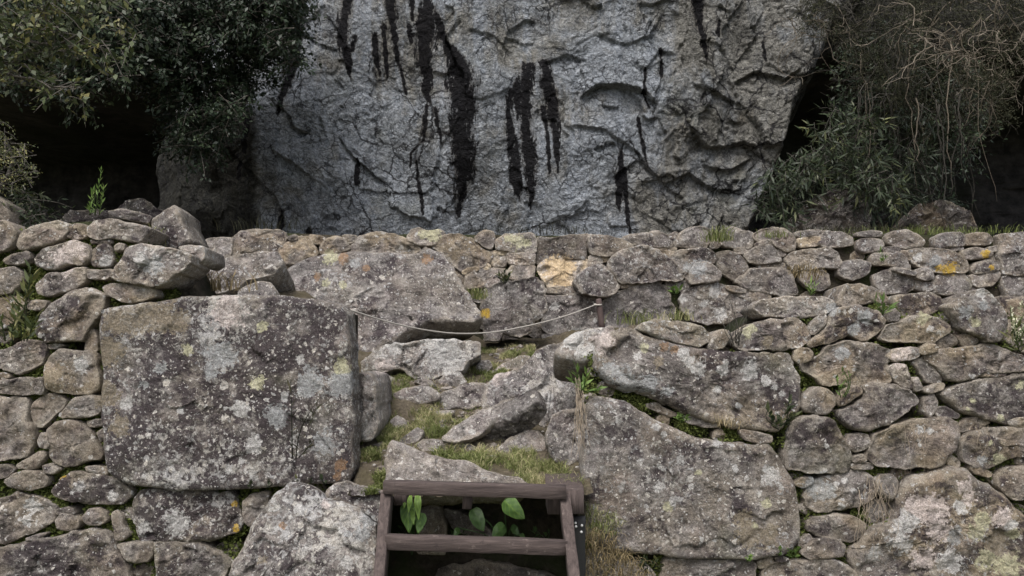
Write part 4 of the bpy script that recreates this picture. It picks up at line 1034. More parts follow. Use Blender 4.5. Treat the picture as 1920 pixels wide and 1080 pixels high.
# ---------------------------------------------------------------- terrain
def T(px, py, Y): return ray(px, py, Y)
CTRL = np.array([T(700, 905, 3.85), T(800, 900, 3.9), T(960, 908, 3.85), T(1080, 905, 3.85),
                 T(715, 850, 4.2), T(850, 850, 4.25), T(960, 860, 4.2), T(1060, 850, 4.25),
                 T(730, 800, 4.5), T(850, 790, 4.6), T(1000, 800, 4.55), T(760, 740, 4.95), T(880, 735, 5.05), T(1000, 735, 4.95),
                 T(780, 700, 5.3), T(900, 690, 5.5), T(1010, 690, 5.4), T(900, 655, 6.1), T(980, 645, 6.3), T(1080, 640, 6.2), T(1130, 615, 6.6), T(1220, 612, 6.5),
                 T(1250, 612, 5.6), (0.9, 4.6, 1.08), (1.5, 4.6, 1.12), (2.4, 4.6, 1.25), (3.2, 4.8, 1.45), (5, 5, 1.5), T(1310, 620, 6.4), T(1400, 622, 6.4), T(1340, 640, 5.4), T(1600, 585, 6.6), T(1850, 560, 6.6), (6, 6.6, 1.5),
                 (-0.95, 4.6, 0.95), (-0.95, 5.1, 1.02), (-1.3, 4.8, 1.2), (-1.6, 4.5, 1.50), (-2.0, 4.6, 1.62), (-3, 4.8, 1.72), (-5, 5, 1.75), (-1.6, 5.5, 1.60), (-1.0, 5.8, 1.15), (-2.6, 6.2, 1.75), (-5, 7, 1.9), (-1.6, 6.6, 1.5), (-0.6, 6.5, 1.25), (0, 6.6, 1.16)])

def terr(x, y):
    x = np.asarray(x, float); y = np.asarray(y, float)
    d2 = (x[..., None] - CTRL[:, 0]) ** 2 + (y[..., None] - CTRL[:, 1]) ** 2
    w = 1.0 / (d2 + 0.02) ** 2
    return (w * CTRL[:, 2]).sum(-1) / w.sum(-1)

def terr_full(x, y):
    z = terr(x, y)
    P = np.stack([x, y, z * 0], -1).reshape(-1, 3)
    return z - 0.025 + (0.045 * fbm(P * 3.0, 4) + 0.012 * fbm(P * 17, 3)).reshape(np.shape(x))

def terr_hit(px, py, y0=3.75, y1=7.0):
    Y = np.linspace(y0, y1, 500)
    R = np.stack([(px - 960) / F * Y, Y, CAMZ + (540 - py) / F * Y], 1)
    z = terr_full(R[:, 0], R[:, 1])
    h = np.where(R[:, 2] <= z)[0]
    return R[h[0]] if len(h) else R[-1]

gx, gy = np.meshgrid(np.concatenate([np.linspace(-7, -1.3, 60), np.linspace(-1.28, 1.3, 240), np.linspace(1.33, 7, 60)]), np.linspace(3.74, 7.05, 260))
gz = terr_full(gx, gy)
# behind the two lower walls the sheet starts at their backs
hid = ((gx < -0.80) | (gx > 0.40)) & (gy < 4.25)
gy2 = np.where(hid, 4.25, gy)
gz = terr_full(gx, gy2)
V = np.stack([gx, gy2, gz], -1)
idx = np.arange(gx.size).reshape(gx.shape)
f = np.stack([idx[:-1, :-1], idx[:-1, 1:], idx[1:, 1:], idx[1:, :-1]], -1).reshape(-1, 4)
tag(mesh_obj('terrace_ground', V.reshape(-1, 3), f, M['soil']), kind='structure')
# upper terrace behind the upper wall
gx, gy = np.meshgrid(np.linspace(-12, 12, 200), np.linspace(7.0, 16, 90))
gz = 2.00 + 0.05 * fbm(np.stack([gx, gy, gx * 0], -1).reshape(-1, 3) * 1.3, 4).reshape(gx.shape) + 0.05 * (gy - 7)
idx = np.arange(gx.size).reshape(gx.shape)
f = np.stack([idx[:-1, :-1], idx[:-1, 1:], idx[1:, 1:], idx[1:, :-1]], -1).reshape(-1, 4)
tag(mesh_obj('upper_terrace', np.stack([gx, gy, gz], -1).reshape(-1, 3), f, M['soil']), kind='structure')
# lower ground, out to the horizon
gx, gy = np.meshgrid(np.concatenate([[-900, -200, -60, -20], np.linspace(-8, 8, 60), [20, 60, 200, 900]]), np.concatenate([[-900, -200, -60, -20], np.linspace(-6, 5.5, 50), [20, 60, 200, 900]]))
gz = 0.03 * fbm(np.stack([gx, gy, gx * 0], -1).reshape(-1, 3) * 0.9, 4).reshape(gx.shape) - 0.02
idx = np.arange(gx.size).reshape(gx.shape)
f = np.stack([idx[:-1, :-1], idx[:-1, 1:], idx[1:, 1:], idx[1:, :-1]], -1).reshape(-1, 4)
tag(mesh_obj('ground', np.stack([gx, gy, gz], -1).reshape(-1, 3), f, M['ground']), kind='structure')
# earth bank under the gap, behind the wooden steps
gx, gz = np.meshgrid(np.linspace(-1.0, 0.6, 60), np.linspace(-0.05, 0.56, 30))
gy = 4.30 + 0.05 * fbm(np.stack([gx, gx * 0, gz], -1).reshape(-1, 3) * 4, 4).reshape(gx.shape) - 0.10 * (0.6 - gz)
idx = np.arange(gx.size).reshape(gx.shape)
f = np.stack([idx[:-1, :-1], idx[:-1, 1:], idx[1:, 1:], idx[1:, :-1]], -1).reshape(-1, 4)
tag(mesh_obj('earth_bank', np.stack([gx, gy, gz], -1).reshape(-1, 3), f, M['core']), kind='structure')

# ---------------------------------------------------------------- cliff
CY = 9.5
xs = np.concatenate([np.linspace(-12, -5.6, 40), np.linspace(-5.55, -4.15, 50), np.arange(-4.13, 4.45, 0.0135), np.linspace(4.47, 6.0, 40), np.linspace(6.05, 12, 36)])
zs = np.concatenate([np.arange(1.75, 5.35, 0.0135), np.linspace(5.38, 8.2, 40)])
gx, gz = np.meshgrid(xs, zs)
u = 960 + F * gx / CY; v = 540 - F * (gz - CAMZ) / CY
P = np.stack([gx, gx * 0, gz], -1).reshape(-1, 3)
sh = gx.shape
wob = 26 * fbm(P * 0.9, 4).reshape(sh)
def line(v, pts):
    p = np.array(pts, float); return np.interp(v, p[:, 1], p[:, 0])
xl = line(v, [(560, 0), (545, 120), (500, 190), (470, 260), (505, 380), (520, 440)]) + wob
xc = line(v, [(200, -60), (200, 120), (175, 200), (150, 280), (165, 380), (230, 440)]) + 0.5 * wob
xr = line(v, [(1640, -80), (1600, 0), (1556, 60), (1500, 180), (1432, 330), (1392, 430)]) + wob
roof = sstep(60, 125, v + 0.4 * wob)
Yo = 2.0 * np.clip((xl - u) / (xl - xc + 1), 0, 1) ** 1.4 + (0.4 + 5.2 * roof) * sstep(0, 1, (xc - u) / 85)
Yo = Yo + 1.5 * sstep(0, 1, (u - xr) / 70) + (3.6 * sstep(20, 80, v)) * sstep(0, 1, (u - xr - 55) / 130)
# large relief
P1 = np.stack([gx, gx * 0 + 3.0, gz], -1).reshape(-1, 3)
wx = P1 + 0.35 * np.stack([fbm(P1 * 1.1, 3), fbm(P1 * 1.1 + 9, 3), fbm(P1 * 1.1 + 21, 3)], 1)
right = sstep(1000, 1350, u).ravel()
xz = wx[:, [0, 2]]
fw = xz + 0.10 * np.stack([fbm(P1 * 3.1, 3), fbm(P1 * 3.1 + 7, 3)], 1)
rel = 0.25 * fbm(P1 * np.array([.5, 1, .4]), 3)
rel += (0.055 + 0.05 * right) * facet(fw / np.array([.95, 1.25]), 1.0, .8, 1.3)
rel += (0.022 + 0.026 * right) * facet(fw / np.array([.34, .42]), 2.0, .8, 1.4, .3, .04)
rel += (0.006 + 0.010 * right) * facet(fw / np.array([.12, .10]), 3.0, 1, 1.4)
rel += 0.003 * facet((xz + 0.02 * np.stack([fbm(P1 * 9, 2), fbm(P1 * 9 + 5, 2)], 1)) / np.array([.05, .04]), 4.0, 1, 1.2)
rel += (0.006 + 0.006 * right) * ridged(wx * np.array([4.2, 4, 5.2]) + 3, 3, 0.6) + 0.006 * fbm(wx * 17, 3, .6)
rel = rel.reshape(sh)
LEDGE = [  # polyline (px), depth of the recess under it (m), how far down it fades (px)
 ([(1085, 190), (1110, 172), (1150, 170), (1200, 178), (1225, 200)], .20, 26), ([(1070, 240), (1130, 250), (1190, 285), (1230, 330)], .08, 22),
 ([(515, 285), (545, 305), (590, 340)], .12, 16), ([(640, 255), (680, 300), (725, 345)], .10, 16), ([(420, 270), (470, 320), (520, 380), (535, 430)], .16, 20),
 ([(1380, 150), (1420, 130), (1470, 150), (1500, 130)], .14, 26), ([(1330, 300), (1380, 310), (1420, 290)], .12, 26), ([(1150, 330), (1195, 300), (1230, 330), (1290, 370)], .08, 20),
 ([(1210, 130), (1240, 90), (1270, 100)], .07, 20), ([(1290, 240), (1330, 270), (1400, 262), (1440, 290)], .16, 30), ([(720, 360), (790, 365), (830, 340)], .05, 12),
 ([(560, 50), (600, 80), (640, 95)], .06, 14), ([(690, 205), (720, 235), (700, 250)], .04, 10), ([(950, 60), (990, 30), (1010, 40)], .08, 22), ([(880, 60), (930, 70), (960, 100)], .06, 18),
 ([(1020, 120), (1060, 105), (1100, 115)], .07, 16), ([(1250, 340), (1300, 320), (1350, 345), (1400, 350)], .14, 26), ([(1120, 60), (1180, 80), (1230, 60)], .07, 20), ([(1300, 160), (1350, 180), (1390, 200)], .12, 28), ([(1010, 430), (1045, 415), (1075, 438)], .05, 10)]
for pts, dep, fade in LEDGE:
    p = np.array(pts, float)
    o_ = np.argsort(p[:, 0]); p = p[o_]
    uu = u + 0.3 * wob; lv = np.interp(uu, p[:, 0], p[:, 1]) + 0.35 * wob
    ends = sstep(p[0, 0] - 6, p[0, 0] + 12, uu) * (1 - sstep(p[-1, 0] - 12, p[-1, 0] + 6, uu))
    dv = v - lv
    dep = dep * .6
    rel += ends * dep * np.where(dv > 0, np.exp(-dv / fade) * sstep(-1, 4, dv), 0) - ends * 0.4 * dep * np.where(dv <= 0, np.exp(dv / (fade * .8)), 0)
gyy = CY + Yo + rel + 0.10 * np.maximum(0, (200 - v) / 200) * 0
# black water stains
STREAK = [
 [(553, 10, 9), (551, 70, 11), (549, 122, 9), (533, 170, 8), (522, 215, 3)], [(650, -5, 9), (645, 41, 10), (643, 81, 13), (655, 118, 6), (659, 150, 2)], [(667, 70, 4), (664, 96, 5)],
 [(703, 66, 4), (706, 115, 6), (711, 142, 2)], [(731, -5, 10), (737, 33, 9), (741, 77, 6), (747, 114, 4), (762, 175, 2.5)], [(722, 50, 5), (723, 98, 4), (724, 140, 2)], [(773, -5, 5), (775, 40, 4)],
 [(797, -5, 5), (802, 22, 15), (803, 50, 22), (800, 85, 19), (797, 112, 15), (799, 140, 9), (800, 172, 7), (807, 195, 4)], [(768, 50, 4), (772, 82, 3)], [(815, 30, 9), (826, 55, 9), (838, 84, 7), (843, 100, 9)],
 [(840, 92, 8), (853, 112, 15), (864, 140, 24), (867, 180, 24), (867, 240, 22), (869, 290, 20), (869, 335, 16), (863, 362, 9), (858, 402, 4)], [(818, 205, 4), (821, 238, 4), (829, 268, 2)], [(802, 200, 3), (799, 230, 6), (795, 262, 4), (770, 285, 3), (768, 310, 2)],
 [(957, 170, 5), (955, 215, 7), (957, 255, 8), (963, 293, 9), (968, 346, 9), (973, 372, 3)], [(990, 120, 13), (986, 150, 14), (985, 190, 12), (985, 225, 11), (991, 285, 12), (995, 346, 10), (995, 392, 3)], [(970, 150, 6), (972, 190, 7), (972, 225, 4)],
 [(1019, 115, 8), (1026, 150, 13), (1035, 195, 11), (1040, 250, 8), (1043, 292, 5), (1045, 322, 2)], [(1016, 200, 4), (1026, 250, 4), (1030, 328, 3)], [(1163, 286, 4), (1159, 340, 6), (1160, 395, 3)], [(1169, 318, 4), (1172, 367, 5), (1176, 410, 3.5), (1180, 440, 2)],
 [(1196, 225, 3), (1203, 265, 5), (1212, 312, 2)], [(1307, -5, 10), (1312, 49, 8), (1320, 90, 6), (1322, 120, 2)], [(1350, 36, 5), (1346, 66, 4)], [(1241, 90, 3), (1241, 142, 3)], [(1209, 130, 3), (1206, 172, 3), (1216, 200, 2)],
 [(530, 395, 4), (525, 438, 7)], [(462, 205, 6), (464, 240, 7), (459, 285, 5)], [(440, 290, 4), (436, 330, 4)], [(672, 300, 3), (670, 345, 4)], [(1436, 70, 3), (1440, 110, 3)], [(577, 430, 5), (577, 445, 6)], [(780, 300, 2), (782, 345, 3), (790, 370, 3), (792, 398, 2)]]
st = np.zeros(sh)
wu = (u + 2.2 * fbm(P * 14, 2).reshape(sh))
for s_ in STREAK:
    p = np.array(s_, float)
    ins = sstep(p[0, 1] - 8, p[0, 1] + 3, v) * (1 - sstep(p[-1, 1] - 3, p[-1, 1] + 10, v))
    c_ = np.interp(v, p[:, 1], p[:, 0]); w_ = np.interp(v, p[:, 1], p[:, 2])
    m_ = np.clip(1.05 - 0.55 * np.abs(wu - c_) / w_, 0, 1) * ins
    st = np.maximum(st, m_)
tone = np.clip(0.20 + 0.55 * sstep(1120, 1420, u) + 0.35 * sstep(560, 420, u) - 0.12 * sstep(60, 300, v) * sstep(1250, 1000, u), 0, 1)
cliff_shade = np.clip(1.25 * sstep(540, 400, u) * sstep(120, 230, v) + .8 * sstep(0, 60, u - xr), 0, 1)  # painted shade: left cliff foot and beyond the right overhang edge
idx = np.arange(gx.size).reshape(sh)
f = np.stack([idx[:-1, :-1], idx[:-1, 1:], idx[1:, 1:], idx[1:, :-1]], -1).reshape(-1, 4)
cl = mesh_obj('cliff', np.stack([gx, gyy, gz], -1).reshape(-1, 3), f, M['cliff'], None, True, {'streak': ('FLOAT', st.ravel()), 'tone': ('FLOAT', tone.ravel()), 'cliff_shade': ('FLOAT', cliff_shade.ravel())})
cl.data.materials.append(M['cavern_shade'])
deep = ((Yo > 2.3).ravel()[f]).all(1)  # deeply recessed faces take the dark shade colour
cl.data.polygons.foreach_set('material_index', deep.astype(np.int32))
tag(cl, kind='structure')

# ---------------------------------------------------------------- loose boulders
def boulder(label, grp, txt, Y=None, lean=0.3, D=0.35, col=(.5, .3, .5, .3), seed=1, group=None, name='boulder', ground=False, **kw):
    px = outline(grp, txt)
    if Y is None:
        i = np.argmax(px[:, 1]); lowx = px[px[:, 1] > px[:, 1].max() - 12][:, 0].mean()
        h = terr_hit(lowx, px[:, 1].max() - 4)
        Yb, Zb = h[1], h[2]
    else:
        if ground:
            lowx = px[px[:, 1] > px[:, 1].max() - 14][:, 0].mean()
            Y = min(Y, terr_hit(lowx, px[:, 1].max() - 3)[1] - .01)
        Yb = Y; Zb = CAMZ + (540 - px[:, 1].max()) / F * Y
    a = Yb - lean * Zb
    V, fcs, ee = stone_mesh(px, a, lean, np.random.default_rng(seed), D=D, **kw)
    base = np.array([V[:, 0].mean(), V[:, 1].mean(), V[:, 2].min()])
    o = mesh_obj(name, V - base, fcs, M['stone'], None, True, {'patch': ('FLOAT_COLOR', patch_attr(V)), 'edge': ('FLOAT', ee)})
    o.location = base
    o.color = col
    return tag(o, label, 'boulder', group)

boulder('large sloping grey boulder behind the squared block, above the rope', 'PX', '420,580 445,552 480,535 530,515 570,490 620,478 700,474 775,482 800,467 826,474 850,505 880,555 903,597 880,606 800,603 772,620 720,650 690,690 640,720 560,720 430,690', 5.55, 0.55, .35, (.46, .2, .52, .42), 301, res=.014, dome=.06, facets=1, fillet=.07)
boulder('white-lichened boulder tucked under the large sloping boulder', 'G6', '55,250 60,190 130,120 200,90 290,75 400,60 560,60 680,60 760,70 766,130 700,170 660,230 560,260 480,290 380,290 320,250 280,225 200,238 110,262', 5.25, 0.3, .5, (.56, .15, 1.0, .3), 302, res=.012, ground=True)
boulder('long flat rock at the left, between squared block and upper wall', 'G3', '-20,320 60,285 200,268 320,250 420,230 510,230 545,280 530,320 440,380 330,400 280,440 190,470 100,470 20,470', 5.2, 0.5, .5, (.5, .2, .6, .25), 303, res=.013)
boulder('small pale rock left of the large sloping boulder', 'G3', '265,500 290,460 330,440 400,408 470,420 492,450 500,500 440,520 300,520', 5.0, 0.4, .3, (.6, .2, .8, .1), 304, res=.013)
boulder('hollowed grey boulder in front of the upper wall, left of the tan stone', 'G5', '320,570 350,450 430,412 520,402 640,382 690,412 710,480 708,560 690,620 640,645 628,700 560,742 500,722 440,705 432,755 345,765 335,680', 6.15, 0.12, .45, (.44, .15, .35, .35), 305, res=.013, facets=4)
boulder('small pointed rock leaning on the hollowed grey boulder', 'G5', '345,440 365,410 400,375 440,358 448,400 400,432', 6.35, 0.2, .2, (.5, .2, .4, .2), 306, res=.013)
boulder('broad lichened rock bank forming the right side of the gap', 'G6', '770,455 800,360 812,320 850,262 930,245 1000,242 1060,192 1110,122 1200,92 1290,62 1325,200 1335,360 1350,480 1345,620 1335,760 1230,775 1175,720 1175,600 1120,545 1155,470 1080,412 1000,402 900,440 830,470', 4.52, 0.75, .5, (.5, .12, .7, .32), 307, res=.012, facets=4, rough=1.8)
boulder('pale rounded rock capping the left end of the right wall', 'R3', '-70,240 -20,150 60,105 180,58 310,50 340,110 270,210 180,278 100,297 30,285 -30,268', 4.2, 0.5, .35, (.56, .25, .72, .15), 308, res=.011, fillet=.05)
dg = boulder('diagonal slab lying tilted across the gap', 'G6', '540,652 600,582 700,520 830,450 960,408 1045,386 1085,418 1120,445 1000,480 860,545 760,620 690,650 600,664', 4.30, 0.8, .06, (.58, .15, .5, .18), 309, res=.009, facets=1, fillet=.022)
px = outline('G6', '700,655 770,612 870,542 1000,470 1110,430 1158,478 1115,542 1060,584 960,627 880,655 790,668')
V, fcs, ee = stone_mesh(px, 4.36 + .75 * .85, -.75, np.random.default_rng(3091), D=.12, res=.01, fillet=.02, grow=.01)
mo = mesh_obj('underside', V, fcs, M['stone'], dg, True, {'patch': ('FLOAT_COLOR', patch_attr(V))}); mo.color = (.36, .2, .25, .4)  # underside coloured darker than the slab top, as if shaded
boulder('small rounded stone below the diagonal slab', 'G6', '860,712 940,642 1040,600 1110,600 1152,650 1152,710 1060,728 960,735 880,735', None, 0.5, .2, (.56, .25, .5, .1), 310, res=.009)
boulder('low grey stone in the grass at the middle of the gap', 'G6', '238,385 300,345 400,325 470,340 522,382 505,415 420,436 320,436', None, 0.6, .2, (.52, .15, .55, .2), 311, res=.01)
boulder('dark-edged stone wedged against the right rock bank', 'G6', '515,385 620,340 720,310 790,315 812,350 780,450 700,466 600,462 520,475 505,425', None, 0.6, .25, (.47, .15, .45, .35), 312, res=.01)
boulder('little white stone in the grass near the squared block', 'G6', '228,540 268,508 310,528 322,560 352,572 342,605 270,597', None, 0.4, .15, (.58, .15, .75, .1), 313, res=.009)
boulder('small grey stone at the edge above the front slab', 'G6', '268,665 330,620 390,578 430,600 402,655 330,680', None, 0.5, .15, (.52, .2, .5, .2), 314, res=.009)
boulder('thin pale stone flush with the grass beside the diagonal slab', 'G6', '418,505 480,490 580,474 612,485 545,503 450,524', None, 1.0, .1, (.58, .15, .6, .1), 315, res=.009)
boulder('wide flat front slab just behind the top beam of the steps', 'G6', '190,925 200,800 215,700 240,665 300,690 350,705 480,750 600,780 700,790 770,830 850,860 960,880 1060,905 1050,928 800,932 400,930', 3.80, 1.1, .16, (.54, .22, .42, .14), 316, res=.009, facets=1, fillet=.04, dome=.05)
boulder('flat ledge stone above the dark hollow in the gap', 'G6', '335,695 430,652 540,658 660,670 742,692 720,714 600,722 480,742 400,728', None, 0.7, .12, (.56, .25, .45, .1), 317, res=.009)
boulder('small angular stone in the upper grass of the gap', 'G6', '738,215 770,180 815,178 835,205 800,250 760,262', None, 0.3, .15, (.5, .2, .5, .25), 318, res=.01)
boulder('low brown stone in the upper grass beside the rock bank', 'G6', '828,255 900,200 1000,150 1062,150 1055,200 985,232 905,258', None, 0.6, .2, (.46, .25, .35, .35), 319, res=.01)
boulder('pale flat stone at the upper left of the grass', 'G6', '120,290 200,260 262,290 225,318 140,315', None, 0.7, .12, (.55, .15, .6, .15), 320, res=.01)
boulder('thin grey stone below the white-lichened boulder', 'G6', '368,305 420,285 470,300 505,332 440,340', None, 0.6, .12, (.5, .15, .5, .2), 321, res=.01)
boulder('shaded stone propping the white-lichened boulder', 'G6', '505,310 560,262 640,245 685,310 640,335 560,338', None, 0.3, .2, (.46, .2, .4, .3), 322, res=.01)
boulder('rough upright stone at the inner edge of the squared block', 'G6', '0,262 60,262 110,268 132,330 139,480 154,560 120,655 0,660', 4.2, 0.08, .6, (.66, .15, .7, .2), 323, res=.01, rough=2.0, facets=5)
boulder('large lichened boulder leaning beside the left rail of the steps', 'G4', '20,1120 60,1000 150,840 230,710 300,610 365,545 420,558 480,568 535,618 590,655 700,690 770,725 830,765 858,800 850,900 838,1000 832,1120', 3.52, 0.42, .5, (.54, .15, .86, .5), 324, res=.009, facets=2, fillet=.07)
boulder('smaller grey rock between the squared block and the steps', 'G4', '575,610 620,560 690,548 760,573 840,588 892,605 890,660 885,780 800,730 720,690 640,650 590,645', 3.74, 0.45, .3, (.54, .15, .8, .45), 325, res=.009)
boulder('lichened rock flank between the diagonal slab and the big speckled block', 'G6', '1165,610 1195,505 1290,470 1360,470 1365,620 1362,775 1290,800 1230,790 1180,735', 4.3, .3, .4, (.5, .12, .7, .35), 334, res=.011, facets=4, ground=True, rough=1.8)
# inside the hollow under the steps
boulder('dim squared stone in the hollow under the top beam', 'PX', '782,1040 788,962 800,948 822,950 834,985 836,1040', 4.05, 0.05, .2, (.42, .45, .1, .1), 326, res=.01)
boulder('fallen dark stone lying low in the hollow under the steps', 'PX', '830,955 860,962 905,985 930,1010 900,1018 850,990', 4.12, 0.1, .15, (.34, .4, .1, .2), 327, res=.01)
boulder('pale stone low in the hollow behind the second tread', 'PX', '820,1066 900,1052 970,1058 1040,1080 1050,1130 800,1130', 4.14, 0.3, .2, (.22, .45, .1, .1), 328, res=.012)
# upper terrace
boulder('mossy boulder with a pale face among the bamboo at the right', 'PX', '1484,445 1492,400 1520,375 1560,358 1600,352 1625,368 1634,400 1628,445', 8.2, 0.25, .6, (.36, .35, .55, .4), 329, res=.014, facets=6, rough=3.0, corner=.05)
boulder('brown mossy mound of rock right of the bamboo', 'PX', '1670,445 1690,410 1720,385 1770,375 1815,395 1832,425 1835,445', 8.6, 0.4, .6, (.30, .7, .1, .4), 330, res=.016, facets=6, rough=3.5, corner=.05)
boulder('dark rock on the upper terrace left of the peaked stone', 'PX', '200,425 212,398 238,378 262,372 290,388 318,402 322,428', 7.6, 0.7, .4, (.14, .2, .4, .6), 331, res=.018, facets=6, rough=2.5)
boulder('low dark rock at the left of the shaded cave mouth', 'PX', '100,430 120,405 160,392 205,395 215,425', 7.2, 0.7, .4, (.14, .2, .3, .6), 332, res=.018, facets=6, rough=2.5)
boulder('rock with mossy top at the far left edge', 'PX', '-40,440 -40,350 0,352 14,380 18,420 12,440', 6.0, 0.2, .5, (.4, .4, .3, .3), 333, res=.018)

# rubble: small loose stones in the soil of the gap
rng = np.random.default_rng(340)
zone = outline('G6', '55,230 330,225 640,90 1090,80 1180,600 1340,760 1365,930 60,935')
x = rng.uniform(-1.0, .7, 9000); y = rng.uniform(3.8, 6.6, 9000); z = terr_full(x, y)
P = np.stack([x, y, z], 1); P = P[inpoly(proj(P), zone)]
P = P[fbm(P * 4, 2) > -.05][:900]
VV, FF, off = [], [], 0
ico = []
for a_ in np.linspace(-1, 1, 5):
    r_ = math.sqrt(max(0, 1 - a_ * a_)) + .05
    ico += [[r_ * math.cos(t), r_ * math.sin(t), a_] for t in np.linspace(0, 2 * np.pi, 7, endpoint=False)]
ico = np.array(ico)
fi = [[k * 7 + j, k * 7 + (j + 1) % 7, (k + 1) * 7 + (j + 1) % 7, (k + 1) * 7 + j] for k in range(4) for j in range(7)] + [list(range(7))[::-1], list(range(28, 35))]
for p in P:
    r = .006 + .022 * rng.uniform() ** 3
    q = ico * np.array([rng.uniform(.8, 1.6), rng.uniform(.7, 1.3), rng.uniform(.4, .8)]) * r
    q = q * (1 + .35 * perlin(q / r * 1.1 + rng.uniform(0, 90)))[:, None]
    VV.append(q + p); FF += [[i + off for i in t] for t in fi]; off += len(ico)
VV = np.concatenate(VV)
rb = mesh_obj('rubble', VV, FF, M['stone'], None, False, {'patch': ('FLOAT_COLOR', np.zeros((len(VV), 4))), 'edge': ('FLOAT', np.zeros(len(VV)))})
rb.color = (.5, .45, .35, .25)
tag(rb, 'loose gravel and stone crumbs in the soil of the gap', 'rubble', kind='stuff')
# ---------------------------------------------------------------- wooden steps
def bar(p0, p1, wv, dv, bev=0.002):
    """a sawn timber from p0 to p1 with cross-section vectors wv, dv, ends slightly worn"""
    p0, p1, wv, dv = [np.asarray(q, float) for q in (p0, p1, wv, dv)]
    n = 14
    L = np.linalg.norm(p1 - p0)
    w, d = np.linalg.norm(wv), np.linalg.norm(dv)
    prof = []
    for sx, sy in ((-1, -1), (1, -1), (1, 1), (-1, 1)):
        for q in ((0, 1), (1, 0)) if sx * sy > 0 else ((1, 0), (0, 1)):
            prof.append((sx * (0.5 - q[0] * bev / w), sy * (0.5 - q[1] * bev / d)))
    g = Geo(); vs = []
    for k in range(n):
        t = k / (n - 1)
        c = p0 + (p1 - p0) * t
        ring = np.array([c + a * wv + b * dv for a, b in prof])
        e = 0.97 if k in (0, n - 1) else 1.0
        ring = c + (ring - c) * e
        ring = ring + 0.0035 * np.stack([perlin(ring * 9 + 5 * j) for j in range(3)], 1)
        vs.append(ring)
    m = len(prof)
    fs = [[k * m + j, k * m + (j + 1) % m, (k + 1) * m + (j + 1) % m, (k + 1) * m + j] for k in range(n - 1) for j in range(m)]
    fs += [list(range(m))[::-1], [(n - 1) * m + j for j in range(m)]]
    v = np.concatenate(vs)
    # make normals point outwards
    a, b, c = v[fs[0][0]], v[fs[0][1]], v[fs[0][2]]
    if np.dot(np.cross(b - a, c - a), (a + c) / 2 - p0) < 0: fs = [f[::-1] for f in fs]
    g.add(v, fs)
    return g

def lerp(a, b, t): return a + (b - a) * t
steps = thing('wooden_steps', 'steep dark weathered wooden steps leading up into the gap', 'steps', (-0.2, 3.2, 0))
lt, lb = ray(726, 929, 3.63), ray(713, 1080, 3.42)
rt, rb = ray(1058, 937, 3.63), ray(1075, 1080, 3.42)
for t_, b_ in ((lt, lb), (rt, rb)):
    d = b_ - t_
    end = t_ + d * (t_[2] / (t_[2] - b_[2]) * 1.0)
    nrm = np.cross(d / np.linalg.norm(d), [1, 0, 0]); nrm /= np.linalg.norm(nrm)
    bar(t_ - d * 0.02, end, np.array([0.048, 0, 0]), nrm * 0.10).build('stringer', M['wood_z'], steps, False)
def tread(pl, pr, Y, hpx, dep):
    a, b = ray(pl[0], pl[1], Y), ray(pr[0], pr[1], Y)
    h = hpx / F * Y
    a[2] -= h / 2; b[2] -= h / 2
    return bar(a + [0, dep / 2, 0], b + [0, dep / 2, 0], np.array([0, 0, h]), np.array([0, dep, 0]))
tread((718, 904), (1062, 914), 3.56, 23, .05).build('top_beam', M['wood_x'], steps, False)
tread((722, 1005), (1064, 1015), 3.455, 27, .04).build('tread', M['wood_x'], steps, False)
for k in (1, 2):
    p = lerp(lt, lb, 1.0 + .72 * k - .12); q = lerp(rt, rb, 1.0 + .72 * k - .12)
    if p[2] > .08:
        bar(p + [-.0, -.06, 0], q + [0, -.06, 0], np.array([0, 0, .062]), np.array([0, .04, 0])).build('tread', M['wood_x'], steps, False)
def block(name, x0, y0, x1, y1, Y, dep):
    a = ray((x0 + x1) / 2, (y0 + y1) / 2, Y)
    w, h = (x1 - x0) / F * Y, (y1 - y0) / F * Y
    return bar(a, a + np.array([0, dep, 0]), np.array([w, 0, 0]), np.array([0, 0, h])).build(name, M['wood_z'], steps, False)
block('bearer', 1026, 919, 1096, 965, 3.64, .34)
block('bearer', 738, 926, 762, 948, 3.66, .34)
block('support_peg', 867, 930, 884, 955, 3.62, .10)
a = ray(1086, 1030, 3.70)
pl = bar(a + [0, 0, .16], a - [0, 0, .42], np.array([.058, 0, 0]), np.array([0, .02, 0])).build('plate_and_dark_gap', M['blackmetal'], steps, False)  # black plate also stands in for the mostly dark gap
for bx_, by_ in ((1079, 980), (1080, 987), (1091, 985), (1090, 997)):
    g = Geo(); c = ray(bx_, by_, 3.688); g.tube([c, c + [0, -.006, 0], c + [0, -.009, 0]], [.0065, .006, .003], 8)
    o = g.build('bolt', M['bolt'], pl, True)

# ---------------------------------------------------------------- rope and post
rp = thing('rope_post', 'short rusty post holding the rope at the foot of the upper wall', 'post', tuple(ray(1130, 618, 6.45)))
g = Geo(); tp, bt = ray(1122, 560, 6.45), ray(1130, 622, 6.45)
g.tube([bt, lerp(bt, tp, .3), lerp(bt, tp, .7), lerp(bt, tp, .97), tp], [.028, .026, .026, .025, .018], 9); g.build('shaft', M['rust'], rp)
g = Geo(); c = ray(1121, 571, 6.45)
th = np.linspace(0, 2 * np.pi, 15); g.tube([c + .031 * np.array([math.cos(t), math.sin(t), .1 * math.sin(t)]) for t in th], .007, 5); g.build('rope_loop', M['rope'], rp)
A, B = ray(655, 580, 4.75), ray(1118, 571, 6.45)
tt = np.linspace(0, 1, 40)
pts = A[None] * (1 - tt[:, None]) + B[None] * tt[:, None]
tgt = np.interp(960 + F * pts[:, 0] / pts[:, 1], [655, 700, 760, 820, 870, 930, 1000, 1060, 1118], [580, 596, 612, 623, 626.5, 623, 609, 593, 571])
k = np.ones(5) / 5
